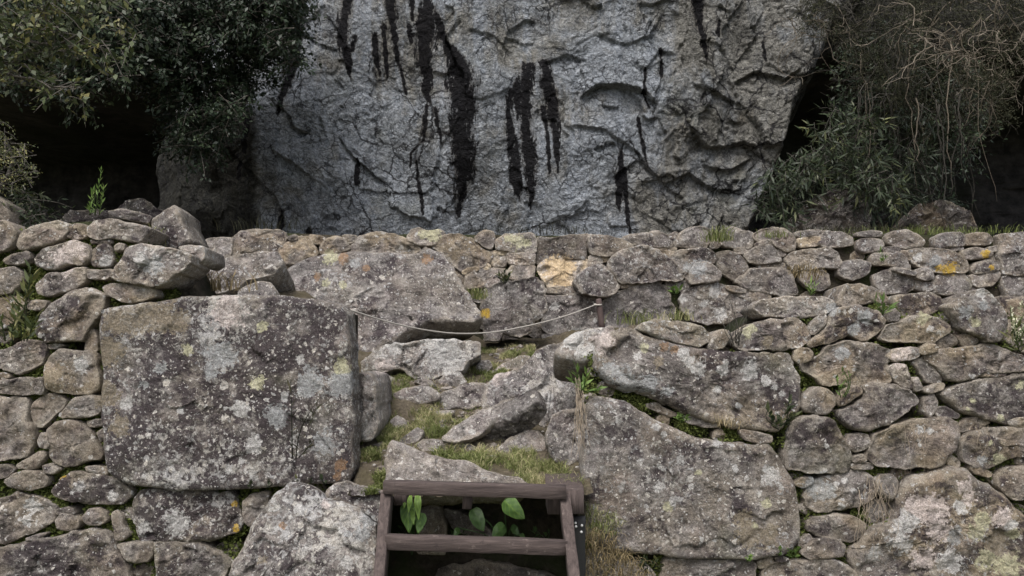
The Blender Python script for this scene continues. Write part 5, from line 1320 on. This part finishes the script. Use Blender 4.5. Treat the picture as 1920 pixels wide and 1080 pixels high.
z = CAMZ + (540 - tgt) / F * pts[:, 1]; z[2:-2] = np.convolve(z, k, 'valid'); pts[:, 2] = z
g = Geo(); g.tube(pts, .005, 7)
tag(g.build('rope', M['rope']), 'pale rope sagging across the gap from the squared block to the post', 'rope')

# ---------------------------------------------------------------- foliage
def px_points(poly, n, y0, y1, rng):
    p = np.array(poly, float); lo, hi = p.min(0), p.max(0)
    out = np.zeros((0, 2))
    while len(out) < n:
        q = rng.uniform(lo, hi, (n * 3, 2)); out = np.vstack([out, q[inpoly(q, p)]])
    q = out[:n]; Y = rng.uniform(y0, y1, n)
    return np.stack([(q[:, 0] - 960) / F * Y, Y, CAMZ + (540 - q[:, 1]) / F * Y], 1)

def spray_leaves(C, per, spread, L, W, rng, droop=0.4, vmean=.35, vsd=.22, twigs=None, twig_r=.004):
    """leaves set along short twigs that start at the clump centres C"""
    n = len(C)
    d = rng.normal(size=(n, 3)) * np.array([1, .7, .45]); d[:, 1] -= .35; d[:, 2] -= droop * rng.uniform(0, 1, n); d /= np.linalg.norm(d, axis=1)[:, None]
    pos, dr, nr, var = [], [], [], []
    tl = spread * rng.uniform(.7, 1.5, n)
    cv = np.clip(rng.normal(vmean, vsd * .7, n), 0, 1)
    for j in range(per):
        t = (j + rng.uniform(0, 1, n)) / per
        P = C + d * (tl * t)[:, None]; P[:, 2] -= 0.35 * spread * t ** 2
        P += rng.normal(size=(n, 3)) * spread * .12
        sd = rng.normal(size=(n, 3)); sd -= d * (sd * d).sum(1)[:, None]
        q = d * .6 + sd * .75; q[:, 2] -= .35
        pos.append(P); dr.append(q); nr.append(rng.normal(size=(n, 3)) * .6 + np.array([0, -.5, .9])); var.append(cv + rng.normal(0, vsd * .6, n))
    pos, dr, nr, var = [np.concatenate(q) for q in (pos, dr, nr, var)]
    s = rng.uniform(.65, 1.25, len(pos))
    v, f = leaf_mesh(pos, dr, nr, L * s, W * s)
    if twigs is not None:
        for k in range(n):
            e = C[k] + d[k] * tl[k]; e[2] -= .35 * spread
            m_ = C[k] + d[k] * tl[k] * .5; m_[2] -= .09 * spread
            twigs.tube([C[k] - d[k] * tl[k] * .4, C[k], m_, e], [twig_r * 1.3, twig_r, twig_r * .8, twig_r * .4], 3, False)
    return v, f, var

def branch(g, p0, p1, r0, r1, rng, wig=.08, n=9, sides=6):
    t = np.linspace(0, 1, n)[:, None]
    p = np.asarray(p0) * (1 - t) + np.asarray(p1) * t
    w = rng.normal(size=(n, 3)) * wig * np.linalg.norm(np.asarray(p1) - np.asarray(p0)) * np.sin(np.pi * t)
    p = p + np.cumsum(w, 0) * .35 * np.sin(np.pi * t)
    g.tube(p, np.linspace(r0, r1, n), sides)
    return p

def bush(name, label, poly, y0, y1, nclump, per, spread, L, W, mat, seed, trunk, limbs, cat='shrub', group=None, droop=.4, vmean=.35, vsd=.22, twig_mat='bark', density_noise=True, twig_r=.004):
    rng = np.random.default_rng(seed)
    root = thing(name, label, cat, tuple(trunk[0]), group)
    g = Geo(); tr = branch(g, trunk[0], trunk[1], trunk[2], trunk[3], rng, .1); g.build('trunk', M[twig_mat], root)
    C = px_points(poly, nclump, y0, y1, rng)
    if density_noise:
        nz = fbm(C * np.array([1.5, 1.2, 1.9]) + seed, 3)
        C = C[nz > -.24]
    for k in range(limbs):
        g = Geo(); e = C[int(rng.integers(len(C)))]
        s = tr[int(rng.integers(3, len(tr)))]
        branch(g, s, e, trunk[3] * .8, trunk[3] * .2, rng, .12, 8, 5); g.build('limb', M[twig_mat], root)
    tw = Geo()
    v, f, var = spray_leaves(C, per, spread, L, W, rng, droop, vmean, vsd, tw, twig_r)
    tw.build('twigs', M[twig_mat], root)
    mesh_obj('foliage', v, f, M[mat], root, False, var_attr(var, 4))
    return root

# dark shrubs over the left hollow (three overlapping crowns)
bush('overhanging_shrub', 'dense dark shrub spilling over the cliff edge above the left hollow', [(250, -70), (585, -70), (565, 20), (548, 62), (556, 100), (560, 126), (530, 148), (502, 150), (472, 186), (440, 200), (425, 245), (400, 285), (370, 300), (335, 280), (320, 200), (285, 150), (240, 120)], 7.7, 8.9, 2000, 26, .20, .055, .026, 'dark_leaf', 401,
     (ray(420, -260, 9.6), ray(400, 60, 8.9), .07, .035), 8)
bush('overhanging_shrub', 'dark shrub filling the upper left corner behind the yellowing branch', [(-120, -70), (300, -70), (300, 130), (270, 150), (225, 138), (180, 150), (165, 190), (110, 186), (60, 152), (0, 142), (-120, 150)], 7.2, 8.4, 1300, 26, .20, .055, .027, 'dark_leaf', 402,
     (ray(-60, -200, 9.4), ray(100, 60, 8.4), .07, .035), 7, vmean=.42)
bush('leafy_branch', 'nearer branch with larger olive and yellow leaves at the upper left', [(-60, -60), (205, -60), (250, 30), (272, 66), (235, 92), (170, 112), (120, 120), (0, 120), (-60, 130)], 6.0, 6.7, 300, 9, .16, .065, .034, 'mid_leaf', 403,
     (ray(-140, 20, 6.5), ray(150, 62, 6.3), .02, .009), 6, cat='branch', vmean=.42, vsd=.32)
bush('leafy_branch', 'thin drooping branch with a few pale leaves at the left edge above the hollow', [(-40, 105), (40, 112), (80, 128), (130, 150), (165, 180), (140, 192), (90, 170), (40, 150), (-40, 140)], 6.0, 6.4, 46, 7, .14, .06, .032, 'mid_leaf', 404,
     (ray(-120, 90, 6.3), ray(150, 165, 6.1), .014, .005), 2, cat='branch', vmean=.55, vsd=.3, density_noise=False)
bush('dry_bush', 'small olive-brown bush at the left edge beside the hollow', [(-30, 215), (12, 215), (20, 260), (55, 280), (68, 320), (50, 350), (10, 380), (-30, 380)], 6.0, 6.4, 120, 16, .10, .022, .010, 'mid_leaf', 405,
     (ray(-20, 440, 6.2), ray(10, 260, 6.2), .02, .01), 5, cat='bush', vmean=.62, vsd=.25)
bush('fern_bush', 'dark green bush low in the left hollow above the wall', [(0, 440), (8, 385), (40, 360), (75, 360), (95, 395), (88, 440)], 6.2, 6.8, 90, 14, .14, .06, .018, 'bamboo_leaf', 406,
     (ray(45, 450, 6.5), ray(45, 380, 6.5), .012, .006), 4, cat='bush', vmean=.45)
# right side: bamboo and vines
for i, (lab, poly, nc, y0, y1, vm) in enumerate([
    ('leafy bamboo clump leaning over the cliff foot, lowest at the left', [(1425, 400), (1430, 320), (1460, 290), (1510, 290), (1530, 330), (1520, 390), (1480, 420), (1440, 415)], 110, 7.7, 8.4, .30),
    ('bamboo clump with yellowish leaf tips in the middle of the thicket', [(1500, 300), (1530, 220), (1570, 190), (1620, 200), (1650, 240), (1640, 300), (1590, 330), (1530, 340)], 150, 7.9, 8.8, .36),
    ('bamboo clump directly above the mossy boulder', [(1550, 350), (1580, 300), (1640, 290), (1680, 320), (1690, 390), (1640, 400), (1580, 365)], 120, 7.8, 8.6, .36),
    ('dark bamboo clump at the right of the thicket under the dry twigs', [(1660, 300), (1680, 210), (1740, 200), (1770, 260), (1750, 340), (1700, 370)], 100, 8.4, 9.2, .22)]):
    q = np.array(poly, float).mean(0)
    r = bush('bamboo', lab, poly, y0, y1, nc, 10, .15, .115, .020, 'bamboo_leaf', 420 + i, (ray(q[0] + 40, 450, y1), ray(q[0], q[1], y0 + .3), .012, .007), 7, cat='bamboo', group='bamboo clumps under the right overhang', droop=.8, vmean=vm, vsd=.25, twig_mat='deadvine')

def tangle(name, label, poly, y0, y1, n, seed, length, mat, rad, droop, leaves, group='dry twig tangles at the upper right'):
    rng = np.random.default_rng(seed)
    c0 = np.array(poly, float).mean(0)
    root = thing(name, label, 'shrub', tuple(ray(c0[0], c0[1], (y0 + y1) / 2)), group)
    C = px_points(poly, n, y0, y1, rng)
    g = Geo()
    for k in range(n):
        d = rng.normal(size=3) * np.array([1, .5, .6]) + np.array([.1, -.2, -droop]); d /= np.linalg.norm(d)
        p = [C[k]]; L = length * rng.uniform(.4, 1.5)
        m = 9
        for j in range(m):
            d = d + rng.normal(size=3) * .32 + np.array([0, 0, -.05]); d /= np.linalg.norm(d)
            p.append(p[-1] + d * L / m)
            if rng.uniform() < .5:
                e = d + rng.normal(size=3) * .8; e /= np.linalg.norm(e)
                q1 = p[-1] + e * L * .12; e = e + rng.normal(size=3) * .4
                g.tube([p[-1], q1, q1 + e * L * .10], [rad * .6, rad * .5, rad * .25], 3, False)
        g.tube(p, np.linspace(rad * rng.uniform(.7, 1.6), rad * .35, m + 1), 4, False)
    g.build('twigs', M[mat], root)
    C2 = px_points(poly, leaves, y0, y1, rng)
    nz = fbm(C2 * 1.8 + seed, 3); C2 = C2[nz > -.15]
    v, f, var = spray_leaves(C2, 9, .10, .032, .010, rng, .6, .35, .22)
    mesh_obj('dry_foliage', v, f, M['dull'], root, False, var_attr(var, 4))
    return root
M['dull'] = leaf_material('dull_dry_foliage', (0.014, 0.016, 0.010), (0.036, 0.037, 0.022), (0.105, 0.095, 0.060), 0.2, 0.85, 0.1)
tangle('dry_shrub', 'tangle of dry tan twigs hanging in the upper right corner', [(1690, -40), (1980, -40), (1980, 120), (1900, 140), (1850, 190), (1790, 150), (1740, 110), (1690, 60)], 7.0, 8.0, 100, 441, .5, 'twig', .0055, .3, 1500)
tangle('dry_shrub', 'greyish dry shrub hanging beside the top of the cliff', [(1500, -50), (1720, -50), (1730, 120), (1690, 200), (1640, 180), (1600, 120), (1560, 70), (1500, 50)], 8.0, 9.0, 90, 442, .5, 'deadvine', .005, .4, 1900)
tangle('dry_shrub', 'dark tangled shrub behind the hanging vines', [(1590, 90), (1760, 80), (1900, 150), (1900, 230), (1800, 240), (1720, 260), (1640, 230), (1590, 180)], 8.8, 9.8, 80, 443, .5, 'deadvine', .005, .7, 2200)
tangle('dry_shrub', 'pale bare twigs reaching left in front of the cliff top', [(1480, 20), (1560, 0), (1580, 60), (1540, 80), (1490, 70)], 8.2, 8.7, 16, 444, .6, 'twig', .005, .2, 30)
rng = np.random.default_rng(450)
for k in range(26):
    x = rng.uniform(1600, 1830); Y = rng.uniform(8.2, 9.4)
    y0, y1 = rng.uniform(60, 200), rng.uniform(290, 430)
    n = 12; t = np.linspace(0, 1, n)
    xs_ = x + np.cumsum(rng.normal(0, 4, n)) + rng.uniform(-25, 25) * t
    pts = np.stack([ray(xs_[j], y0 + (y1 - y0) * t[j], Y) for j in range(n)])
    g = Geo(); g.tube(pts, np.linspace(.009, .004, n) * rng.uniform(.4, 1.3), 4)
    tag(g.build('hanging_vine', M['deadvine' if k % 4 else 'twig']), 'thin dry vine hanging before the dark hollow at the right', 'vine', 'dry vines hanging at the right')

bush('vine_curtain', 'dark curtain of small leaves hanging behind the vines at the right', [(1560, 60), (1700, 40), (1850, 120), (1850, 250), (1800, 330), (1770, 400), (1690, 430), (1620, 420), (1560, 330), (1540, 200)], 9.0, 9.9, 800, 16, .22, .06, .020, 'dark_leaf', 430,
     (ray(1700, -120, 10.0), ray(1700, 200, 9.6), .03, .015), 6, cat='shrub', droop=1.2, vmean=.45, vsd=.3, twig_mat='deadvine')
# ---------------------------------------------------------------- grass
def grass_zone(name, label, zones, seed, top=True, parent=None):
    rng = np.random.default_rng(seed)
    VV, FF, AA, off = [], [], [], 0
    for (grp, txt, n, l0, l1, dry, w) in zones:
        poly = outline(grp, txt)
        P = np.zeros((0, 3)); tries = 0
        while len(P) < n and tries < 40:
            x = rng.uniform(-1.3, .9, 20000); y = rng.uniform(3.76, 6.75, 20000)
            z = terr(x, y); q = np.stack([x, y, z], 1)
            q = q[inpoly(proj(q), poly)]
            if len(q):
                nz = fbm(q * 7, 3); q = q[rng.uniform(0, 1, len(q)) < .40 + 2.2 * nz]
            P = np.vstack([P, q]); tries += 1
        P = P[:n]
        P[:, 2] = terr_full(P[:, 0], P[:, 1])
        m = len(P)
        if m == 0: continue
        ln = rng.uniform(l0, l1, m)
        v, f = blade_mesh(P, lean_dirs(m, rng, 1.4) + np.array([0, -.25, 0]), ln, w, rng)
        VV.append(v); FF += [[i + off for i in q] for q in f]; off += len(v)
        AA.append(np.clip(dry + rng.normal(0, .22, m) + .5 * fbm(P * 4, 2), 0, 1))
    o = mesh_obj(name, np.concatenate(VV), FF, M['grass'], None, False, var_attr(np.concatenate(AA), 7))
    return tag(o, label, 'grass', kind='stuff')
grass_zone('grass', 'short green grass growing between the stones of the gap', [
    ('G6', '60,250 330,230 520,330 520,470 760,440 640,560 540,640 430,610 330,640 140,640 130,300', 8500, .025, .065, .5, .0034),
    ('G6', '640,90 1090,80 1080,170 900,255 760,320 640,315 650,230', 4800, .025, .065, .66, .004),
    ('G6', '640,690 900,690 1180,700 1340,760 1365,930 1060,930 900,890 760,850 600,760', 5200, .02, .085, .72, .0034),
    ('G6', '55,230 330,225 640,90 1090,80 1180,600 1340,760 1365,930 60,935', 5000, .015, .05, .72, .004),
    ('G6', '470,720 560,690 740,690 800,740 780,800 700,780 560,760', 900, .05, .12, .66, .005),
    ('G6', '45,640 235,640 205,930 45,940', 2200, .03, .07, .42, .005),
    ('G6', '190,905 1380,918 1380,935 190,935', 700, .015, .04, .6, .004)], 500)

def tuft(name, label, px, py, Y, n, l0, l1, spread, mat, dry, lean=(0, -.2, 0), droop=.7, seed=1, group=None, w=.006, flat=.35, cat='grass tuft'):
    rng = np.random.default_rng(seed)
    c = ray(px, py, Y)
    P = c + rng.normal(size=(n, 3)) * np.array([spread, spread * flat, .006])
    v, f = blade_mesh(P, lean_dirs(n, rng, .8) + np.array(lean), rng.uniform(l0, l1, n), w, rng, droop)
    o = mesh_obj(name, v - c, f, M[mat], None, False, var_attr(dry + rng.normal(0, .2, n), 7))
    o.location = c
    return tag(o, label, cat, group)
WT = [(1345, 452, 6.75, 120, .10, .22, .07, 'grass', .3, 'bright green grass tuft on the upper wall above its middle'),
      (1455, 445, 6.8, 60, .05, .11, .07, 'grass', .4, 'thin grass tuft on the rounded stone of the upper wall'),
      (1195, 608, 6.3, 90, .08, .2, .09, 'grass', .45, 'loose grass at the foot of the upper wall right of the post'),
      (1270, 600, 6.3, 70, .06, .16, .08, 'grass', .7, 'dry grass at the foot of the upper wall above the long stone'),
      (380, 545, 4.75, 200, .08, .2, .12, 'straw', .35, 'olive dry grass behind the top edge of the squared block'),
      (285, 462, 4.35, 50, .08, .18, .03, 'grass', .6, 'few grass stems rising from the left wall top'),
      (500, 432, 7.4, 60, .1, .22, .2, 'dull', .4, 'sparse dull grass along the cliff foot at the left'),
      (1000, 438, 7.5, 110, .06, .16, .5, 'dull', .4, 'sparse dull grass along the cliff foot in the middle'),
      (1770, 440, 7.2, 500, .05, .13, .55, 'grass', .25, 'low green grass along the upper wall top at the right'),
      (1600, 436, 7.1, 200, .05, .12, .3, 'dull', .5, 'dull grass on the upper wall top below the mossy boulder'),
      (890, 560, 6.0, 150, .05, .13, .06, 'grass', .55, 'mossy grass at the edge of the large sloping boulder')]
for i, (x, y, Y, n, l0, l1, sp, mat, dry, lab) in enumerate(WT):
    o = tuft('grass_tuft' if sp < .1 else 'grass', lab, x, y, Y, n, l0, l1, sp, mat, dry, seed=520 + i)
    if sp >= .1: tag(o, kind='stuff')
# dry grass spilling down the walls
def hanging_grass(label, poly, Y, n, l0, l1, mat, dry, seed, w=.004):
    rng = np.random.default_rng(seed)
    P = px_points(poly, n, Y - .02, Y + .02, rng)
    c = P.mean(0)
    ln = lean_dirs(n, rng, 1.0) + np.array([.1, -.45, -.55])
    v, f = blade_mesh(P, ln, rng.uniform(l0, l1, n), w, rng, 1.0)
    o = mesh_obj('dry_grass', v - c, f, M[mat], None, False, var_attr(dry + rng.normal(0, .22, n), 7)); o.location = c
    return tag(o, label, 'dry grass', kind='stuff')
hanging_grass('wispy olive grass on the left edge of the big speckled block', [(1098, 950), (1130, 960), (1170, 985), (1150, 1010), (1100, 1020)], 3.84, 230, .04, .11, 'grass', .62, 545)
hanging_grass('thick dry grass mat at the bottom corner of the big speckled block', [(1096, 1000), (1150, 1010), (1180, 1040), (1210, 1075), (1220, 1110), (1096, 1110)], 3.80, 520, .05, .14, 'straw', .3, 546)

hanging_grass('dry straw hanging from the joint under the long stone', [(1335, 790), (1375, 796), (1392, 808), (1350, 806)], 3.90, 42, .05, .17, 'straw', .5, 547, .0028)
hanging_grass('yellow grass clump in front of the upper wall at the right', [(1475, 505), (1520, 503), (1545, 515), (1530, 528), (1490, 522)], 6.45, 160, .05, .14, 'straw', .35, 548, .006)

def strands(name, label, starts, y1s, Y, n, seed, rad=.0022, mat='root', wig=5, cat='roots', spread=8, fan=22):
    rng = np.random.default_rng(seed)
    root = None; g = Geo()
    for k in range(n):
        i = int(rng.integers(len(starts)))
        x, y = starts[i][0] + rng.normal(0, spread), starts[i][1] + rng.normal(0, 3)
        ye = y + (y1s - y) * rng.uniform(.35, 1.0); m = 9; t = np.linspace(0, 1, m)
        xs_ = x + np.cumsum(rng.normal(0, wig, m)) * .6 + rng.uniform(-fan, fan) * t
        pts = np.stack([ray(xs_[j], y + (ye - y) * t[j], Y - .02 * rng.uniform(0, 1) - .015 * math.sin(3 * t[j])) for j in range(m)])
        g.tube(pts, np.linspace(rad, rad * .4, m), 3, False)
    return tag(g.build(name, M[mat]), label, cat)
strands('hanging_roots', 'bundle of pale dry roots hanging beside the large lichened stone at the lower right', [(1640, 895), (1655, 905), (1630, 920)], 1075, 3.83, 26, 561, .0015, wig=9)
strands('hanging_roots', 'fine dry roots trailing over the brown stone at the right', [(1690, 795), (1705, 795), (1725, 800)], 890, 3.86, 9, 562, .0016)
strands('hanging_roots', 'few thin roots over the rightmost stone of the wall', [(1832, 800), (1845, 800)], 865, 3.86, 6, 563, .0016)
strands('hanging_roots', 'strip of tan roots hanging down the left edge of the big speckled block', [(1084, 706), (1088, 730), (1091, 760), (1086, 745), (1089, 790)], 868, 3.86, 26, 564, .0022, spread=4, wig=3, fan=7)
strands('dead_weed', 'dead weed stem standing on the right wall top, thin and branching', [(1378, 645)], 545, 3.95, 12, 565, .0028, 'deadvine', spread=6, wig=4, cat='weed')

def weed(label, stems, Y, L, W, mat, seed, cat='plant', name='weed', per=16, spread=.5, vmean=.5, curve=.3, droop=.0):
    """upright stems with narrow leaves; stems = ((base px, py), (tip px, py))"""
    rng = np.random.default_rng(seed)
    b0 = ray(*stems[0][0], Y)
    root = thing(name, label, cat, tuple(b0))
    pos, dr, nr = [], [], []
    for (s, e) in stems:
        y_ = Y + rng.uniform(-.04, .04)
        A, B = ray(s[0], s[1], y_), ray(e[0], e[1], y_ - .03)
        t = np.linspace(0, 1, 7)[:, None]
        p = A * (1 - t) + B * t + np.array([.02, 0, 0]) * np.sin(t * np.pi) * rng.normal()
        g = Geo(); g.tube(p, np.linspace(.0035, .0015, 7), 4); g.build('stem', M[mat] if mat != 'flower' else M['fresh_leaf'], root)
        g_ = (np.arange(per) + .5) / per
        ax = (B - A) / np.linalg.norm(B - A)
        for q in g_:
            P = A * (1 - q) + B * q
            th = rng.uniform(0, 2 * np.pi)
            d = np.array([math.cos(th), .6 * math.sin(th) - .2, 0]) * (1 - .4 * q) + ax * (spread + .5 * q) + np.array([0, 0, -droop])
            pos.append(P); dr.append(d); nr.append(np.array([0, -.3, 1]) + rng.normal(size=3) * .3)
    n = len(pos); s = rng.uniform(.6, 1.2, n)
    v, f = leaf_mesh(np.array(pos), np.array(dr), np.array(nr), L * s, W * s)
    mesh_obj('leaves', v, f, M[mat], root, False, var_attr(vmean + rng.normal(0, .2, n), 4))
    return root
weed('tall fresh green weed standing on top of the left wall', [((178, 405), (190, 318)), ((168, 403), (174, 358)), ((186, 404), (196, 350))], 5.0, .045, .012, 'fresh_leaf', 601, per=22, spread=.7, vmean=.65)
weed('leafy grey-green weed growing from the left wall near the frame edge', [((45, 640), (58, 500)), ((40, 640), (20, 560)), ((50, 640), (70, 590)), ((25, 620), (48, 540)), ((40, 600), (62, 515))], 3.80, .075, .018, 'mid_leaf', 602, per=15, spread=.5, vmean=.62)
weed('small leafy weed low at the left frame edge', [((10, 640), (0, 590)), ((25, 645), (30, 600))], 3.80, .06, .018, 'mid_leaf', 603, per=10, vmean=.5)
weed('thin weed with narrow leaves before the squared block', [((548, 860), (545, 715)), ((555, 860), (600, 745)), ((560, 858), (585, 830))], 3.80, .05, .009, 'dull', 604, per=16, spread=.6, vmean=.55)
weed('green weed growing from the joint right of the long stone', [((1455, 800), (1440, 770)), ((1462, 800), (1475, 768)), ((1470, 800), (1490, 780)), ((1460, 805), (1450, 790)), ((1475, 790), (1480, 745))], 3.86, .05, .02, 'bamboo_leaf', 605, per=12, vmean=.55)
weed('bright small weed in the joint above the right middle stones', [((1580, 745), (1578, 690)), ((1584, 745), (1592, 700)), ((1576, 745), (1566, 705))], 3.84, .04, .010, 'fresh_leaf', 606, per=10, vmean=.4)
weed('spiky green plant on the upper right stones', [((1655, 590), (1640, 562)), ((1655, 590), (1672, 572)), ((1655, 590), (1655, 560))], 3.88, .06, .016, 'fresh_leaf', 607, per=7, vmean=.3)
weed('little upright green shoot before the upper wall at the right', [((1652, 492), (1651, 466)), ((1655, 492), (1662, 480))], 6.45, .06, .015, 'fresh_leaf', 608, per=8, vmean=.4)
weed('small bright plant at the joint below the slanting stone of the upper wall', [((1265, 552), (1258, 540)), ((1268, 552), (1275, 543)), ((1266, 552), (1268, 538))], 6.5, .06, .03, 'fresh_leaf', 609, per=6, vmean=.3)
weed('pale green spiky plant before the upper wall beside the yellow grass', [((1520, 555), (1512, 535)), ((1520, 555), (1528, 536)), ((1520, 555), (1520, 532))], 6.2, .07, .014, 'fresh_leaf', 610, per=8, vmean=.6)
weed('small fern on the rock bank left of the long stone', [((1090, 735), (1080, 690)), ((1092, 735), (1100, 695)), ((1095, 735), (1125, 728)), ((1092, 732), (1072, 712))], 3.98, .055, .018, 'fresh_leaf', 611, per=11, vmean=.4)
weed('round green tuft on the hollowed grey boulder', [((945, 532), (935, 515)), ((945, 532), (955, 515)), ((945, 532), (945, 511)), ((945, 532), (950, 520))], 6.1, .05, .02, 'bamboo_leaf', 612, per=12, vmean=.6)
weed('creamy flowering plant at the right frame edge', [((1905, 640), (1895, 575)), ((1910, 640), (1915, 565)), ((1912, 640), (1930, 580)), ((1905, 640), (1900, 600))], 3.78, .022, .018, 'flower', 613, per=16, spread=.2, vmean=.5)
weed('long-bladed green plant under the cream flowers', [((1912, 660), (1905, 600)), ((1912, 660), (1930, 610)), ((1908, 660), (1890, 625))], 3.80, .08, .012, 'mid_leaf', 614, per=9, vmean=.5)
weed('clover-like weed at the bottom joint of the big speckled block', [((1485, 1045), (1478, 1030)), ((1490, 1045), (1495, 1028)), ((1460, 1042), (1462, 1030)), ((1400, 1052), (1405, 1042))], 3.82, .03, .02, 'fresh_leaf', 615, per=7, vmean=.25)
weed('small weeds along the bottom joint near the steps', [((1215, 1062), (1205, 1045)), ((1225, 1065), (1230, 1050)), ((1210, 1075), (1200, 1062)), ((1235, 1072), (1240, 1060))], 3.84, .035, .02, 'bamboo_leaf', 616, per=9, vmean=.55)
weed('low green weeds in the joint below the squared block', [((560, 912), (555, 898)), ((580, 912), (585, 897)), ((470, 915), (470, 905)), ((500, 914), (505, 902)), ((610, 908), (605, 896))], 3.83, .03, .017, 'bamboo_leaf', 617, per=8, vmean=.5)
weed('tiny leaves in the wedge joint under the long stone', [((1270, 788), (1275, 776)), ((1280, 792), (1270, 785)), ((1285, 790), (1288, 780))], 3.86, .03, .02, 'fresh_leaf', 618, per=6, vmean=.3)

# broad leaves in the hollow under the steps
def broad_leaf(root, base, tip, wpx, Y, seed, val):  # val: leaf colour, raised for lit leaves, lowered for shaded ones
    rng = np.random.default_rng(seed)
    A, B = ray(*base, Y), ray(tip[0], tip[1], Y - .05)
    ax = B - A; L = np.linalg.norm(ax); ax /= L
    side = np.cross(ax, [0, -1, 0]); side /= np.linalg.norm(side); up = np.cross(side, ax)
    if up[1] > 0: up = -up
    n, m = 24, 6
    V = []
    for i in range(n + 1):
        t = i / n
        w = wpx / F * Y * .5 * (math.sin(math.pi * min(1, t * .93 + .07) ** .75) ** .8 if t < 1 else 0.0)
        for j in range(-m, m + 1):
            s = j / m
            V.append(A + ax * L * t + side * w * s * (1 + .06 * math.sin(9 * t + seed)) + up * (.10 * w * 2 * (abs(s) ** 1.2) * -1 + .012 * math.sin(t * 3.1) + .0022 * math.sin(14 * t + 3 * abs(s)) * (1 - abs(s))))
    c = 2 * m + 1
    f = [[i * c + j, i * c + j + 1, (i + 1) * c + j + 1, (i + 1) * c + j] for i in range(n) for j in range(c - 1)]
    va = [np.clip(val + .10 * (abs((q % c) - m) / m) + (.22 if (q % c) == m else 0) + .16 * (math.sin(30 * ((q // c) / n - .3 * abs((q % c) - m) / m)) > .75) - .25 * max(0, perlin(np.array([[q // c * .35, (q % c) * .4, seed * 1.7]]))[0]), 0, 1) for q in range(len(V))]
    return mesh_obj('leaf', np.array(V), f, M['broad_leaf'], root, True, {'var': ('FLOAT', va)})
def leaf_plant(label, foot, Y, leaves, seed):
    root = thing('broad_leaf_plant', label, 'plant', tuple(ray(*foot, Y)))
    for i, (b, t, w, val, dy) in enumerate(leaves):
        broad_leaf(root, b, t, w, Y + dy, seed + i, val)
        g = Geo(); p0, p1 = ray(*foot, Y + .04), ray(*b, Y + dy)
        q = (p0 + p1) / 2 + np.array([0, .02, .02]); g.tube([p0, q, p1], [.004, .0035, .0025], 5); g.build('stalk', M['broad_leaf'], root)
    return root
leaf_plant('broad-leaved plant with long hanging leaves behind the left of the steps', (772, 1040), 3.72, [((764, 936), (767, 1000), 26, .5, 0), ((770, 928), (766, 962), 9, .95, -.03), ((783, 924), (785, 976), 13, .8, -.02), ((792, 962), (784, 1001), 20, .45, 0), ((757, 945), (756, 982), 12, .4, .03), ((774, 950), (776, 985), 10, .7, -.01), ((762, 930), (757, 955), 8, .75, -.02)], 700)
leaf_plant('broad-leaved plant with one large leaf coloured as lit behind the right of the steps', (950, 1030), 3.80, [((945, 938), (984, 973), 34, .5, -.05), ((887, 954), (907, 997), 28, .1, .02), ((946, 984), (922, 1008), 26, .15, .02), ((960, 985), (975, 1005), 14, .05, .05), ((860, 990), (850, 1008), 12, .05, .06), ((980, 1000), (976, 1030), 10, .15, .05)], 710)
weed('low green weeds on the floor of the hollow under the steps', [((845, 1020), (850, 1000)), ((870, 1015), (868, 998)), ((1000, 1015), (1005, 995)), ((1020, 1015), (1030, 998)), ((760, 1015), (752, 990))], 4.0, .04, .02, 'broad_leaf', 720, per=8, vmean=.1)

# ---------------------------------------------------------------- walls run on past the frame
def extend(root, xm, side):
    for o in list(root.children):
        if o.name.split('.')[0] not in ('stone', 'wall_core'): continue
        cs = np.array([c[:] for c in o.bound_box]); lo, hi = cs[:, 0].min(), cs[:, 0].max()
        if o.name.startswith('stone') and ((side < 0 and lo > xm + 1.3) or (side > 0 and hi < xm - 1.3)): continue
        if o.name.startswith('wall_core'):
            continue
        c = o.copy(); COL.objects.link(c); c.parent = root; c.matrix_parent_inverse = root.matrix_basis.inverted()
        c.scale.x = -1; c.location.x = 2 * xm
extend(wallL, (-34 - 960) / F * 4.07, -1)
extend(wallR, (1954 - 960) / F * 4.05, 1)
extend(wallB, (1954 - 960) / F * 6.88, 1)
core_mesh('wall_core', [(-420, 440), (-34, 432)], FRONT[0] + .085, FRONT[1], .5, wallL)
core_mesh('wall_core', [(1954, 575), (2330, 575)], FRONT[0] + .085, FRONT[1], .5, wallR)
core_mesh('wall_core', [(1954, 444), (2330, 444)], BACK[0] + .07, BACK[1], .6, wallB, bottom=720)
